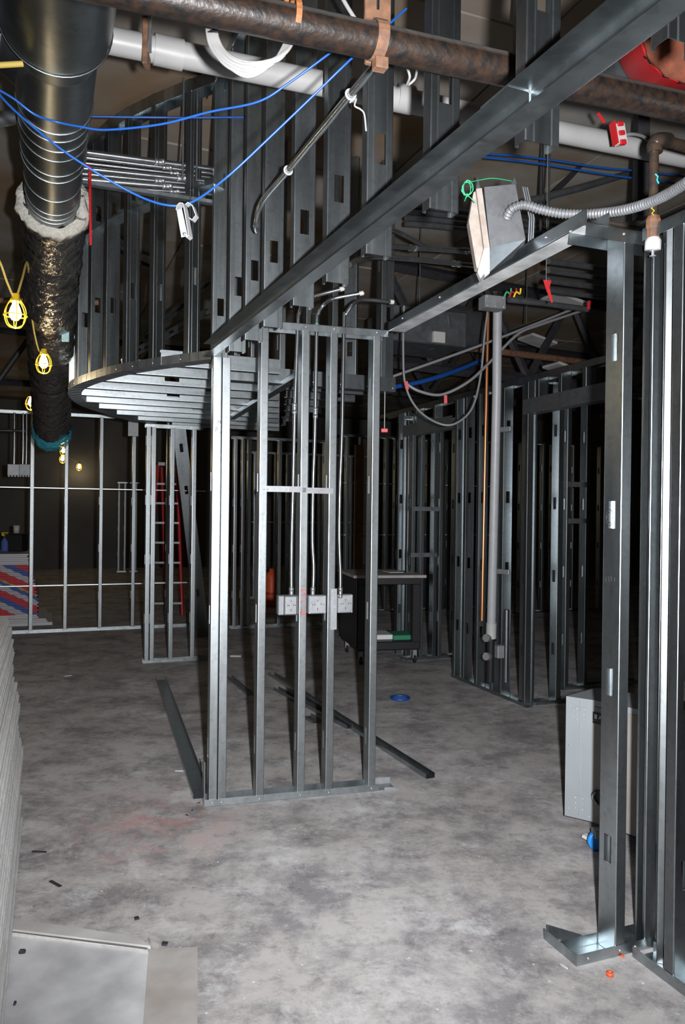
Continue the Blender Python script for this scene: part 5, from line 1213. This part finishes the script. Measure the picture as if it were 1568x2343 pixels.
for z_ in (zb_+0.075, zt_-0.08):
    h_ = sidebox('hinge', 'cabinet_grey', ds*0.95, z_, 0.05, 0.075, 0.002)
    for a in (-0.018, 0.018):
        for c_ in (-0.026, 0, 0.026): screw(L1.normalized()*(ds*0.95+a)+sN*0.003+ZZ*(z_+c_), sN, h_, 0.7)
for (u_, z_) in ((0.117, zt_-0.045), (0.117, (zt_+zb_)/2+0.06), (0.117, zb_+0.04), (0.015, zb_+0.02)): screw(L1.normalized()*u_+sN*0.002+ZZ*z_, sN, cab, 0.7)
lb_ = MB().prism([L2n*0.0+fN*0.006+ZZ*(zt_-0.11), L2n*0.10+fN*0.006+ZZ*(zt_-0.11), L2n*0.10+fN*0.006+ZZ*(zt_-0.055), L2n*0.0+fN*0.006+ZZ*(zt_-0.055)], back*0.002).build('black_label', ['black_plastic'], cab)
tcu = bpy.data.curves.new('label_text', 'FONT'); tcu.body = 'A F'; tcu.size = 0.03
tob = bpy.data.objects.new('label_text_tmp', tcu); COL.objects.link(tob)
dg = bpy.context.evaluated_depsgraph_get(); tme = bpy.data.meshes.new_from_object(tob.evaluated_get(dg)); bpy.data.objects.remove(tob); tme.materials.clear(); tme.materials.append(MATS['white_print'])
to = put('label_text', tme, cab, L2n*0.03+fN*0.0075+ZZ*(zt_-0.087)); to.rotation_euler = basis(L2n, ZZ, L2n.cross(ZZ)).to_euler()
MB().box(L2n*0.017+fN*0.0075+ZZ*(zt_-0.076), (0.014, 0.001, 0.022), rot=basis(L2n, back, ZZ)).build('label_emblem', ['white_print'], cab)
MB().box(L2n*0.05+fN*0.0075+ZZ*(zt_-0.095), (0.1, 0.001, 0.0015), rot=basis(L2n, back, ZZ)).build('label_rule', ['cabinet_grey'], cab)
# latch handle
lc = L2n*0.035+fN*0.005+ZZ*(zb_+0.13)
MB().tube([lc+fN*0.002, lc+fN*0.006], 0.036, 20).build('latch_recess', ['black_plastic'], cab)
MB().tube(spline([lc+fN*0.008+ZZ*0.025-L2n*0.01, lc+fN*0.02-L2n*0.02, lc+fN*0.01-ZZ*0.03]), 0.006, 8).build('latch_handle', ['zinc_box'], cab)
# casters
for i, pc in enumerate((F(1366, 1945)-c3_, L2n*0.55+back*0.06, L2n*0.05+back*0.28, L2n*0.55+back*0.32)):
    wr = 0.045; wo_ = pc+ZZ*wr; wax = (L2n*0.75-back*0.6).normalized()
    q4 = wax.to_track_quat('Z', 'Y').to_matrix()
    wh = MB().lathe([(0, 0.012), (0.03, 0.012), (0.035, 0.014), (wr, 0.012), (wr, -0.012), (0.035, -0.014), (0, -0.012)], 22, rot=q4).build('caster_wheel', ['blue_wheel'], cab, wo_)
    MB().box(ZZ*0.035, (0.05, 0.04, max(0.03, zb_-0.05)), rot=basis(wax, ZZ.cross(wax), ZZ), ch=0.004).build('caster_fork', ['zinc_box'], wh)
    if i == 0: MB().prism([L2n*-0.03+ZZ*-0.02, L2n*-0.075+ZZ*-0.005-back*0.01, L2n*-0.07+ZZ*0.008-back*0.01, L2n*-0.03+ZZ*0.0], back*0.03).build('brake_pedal', ['white_plastic'], wh)

# brass-toned conduit and grey pipe stub at the left edge
tag(MB().tube([D(-60, 150, 2.4), D(0, 149, 2.42), D(52, 146, 2.45)], 0.009, 12).build('brass_conduit', ['tape_yellow']), 'thin brassy conduit reaching the big duct at left edge', 'conduit')
tag(MB().tube([D(-60, 285, 3.2), D(30, 268, 3.3)], 0.03, 18).build('pipe_stub', ['galvanized_dull']), 'grey pipe stub entering at the left edge behind cables', 'pipe')

# small fittings belong to the part they sit on
def bounds(o):
    c = [o.matrix_basis @ Vector(v_) for v_ in o.bound_box]
    return [min(p[i] for p in c) for i in range(3)], [max(p[i] for p in c) for i in range(3)]
SMALL = {'screw', 'red_writing', 'black_writing', 'marker_circle', 'knockout', 'seam_ring', 'sticker', 'green_tape', 'gasket', 'label_text', 'label_emblem', 'label_rule', 'yellow_writing', 'cyan_mark', 'bracket_tooth', 'bolt', 'hanger_rod', 'latch_handle'}
for r_ in [o for o in COL.objects if o.parent is None and o.type == 'EMPTY' and 'label' in o]:
    big = [c for c in r_.children if c.name.split('.')[0] not in SMALL and c.type == 'MESH']
    bb_ = [(c, *bounds(c)) for c in big]
    for c in [c for c in r_.children if c.name.split('.')[0] in SMALL]:
        lo, hi_ = bounds(c); ctr = [(a+b_)/2 for a, b_ in zip(lo, hi_)]
        best = None
        for p, l0, h0 in bb_:
            d = sum(max(l0[i]-ctr[i], 0, ctr[i]-h0[i])**2 for i in range(3)); vol = (h0[0]-l0[0]+0.01)*(h0[1]-l0[1]+0.01)*(h0[2]-l0[2]+0.01)
            if best is None or d+vol*1e-4 < best[0]: best = (d+vol*1e-4, p)
        if best: c.parent = best[1]; c.matrix_parent_inverse = best[1].matrix_basis.inverted()
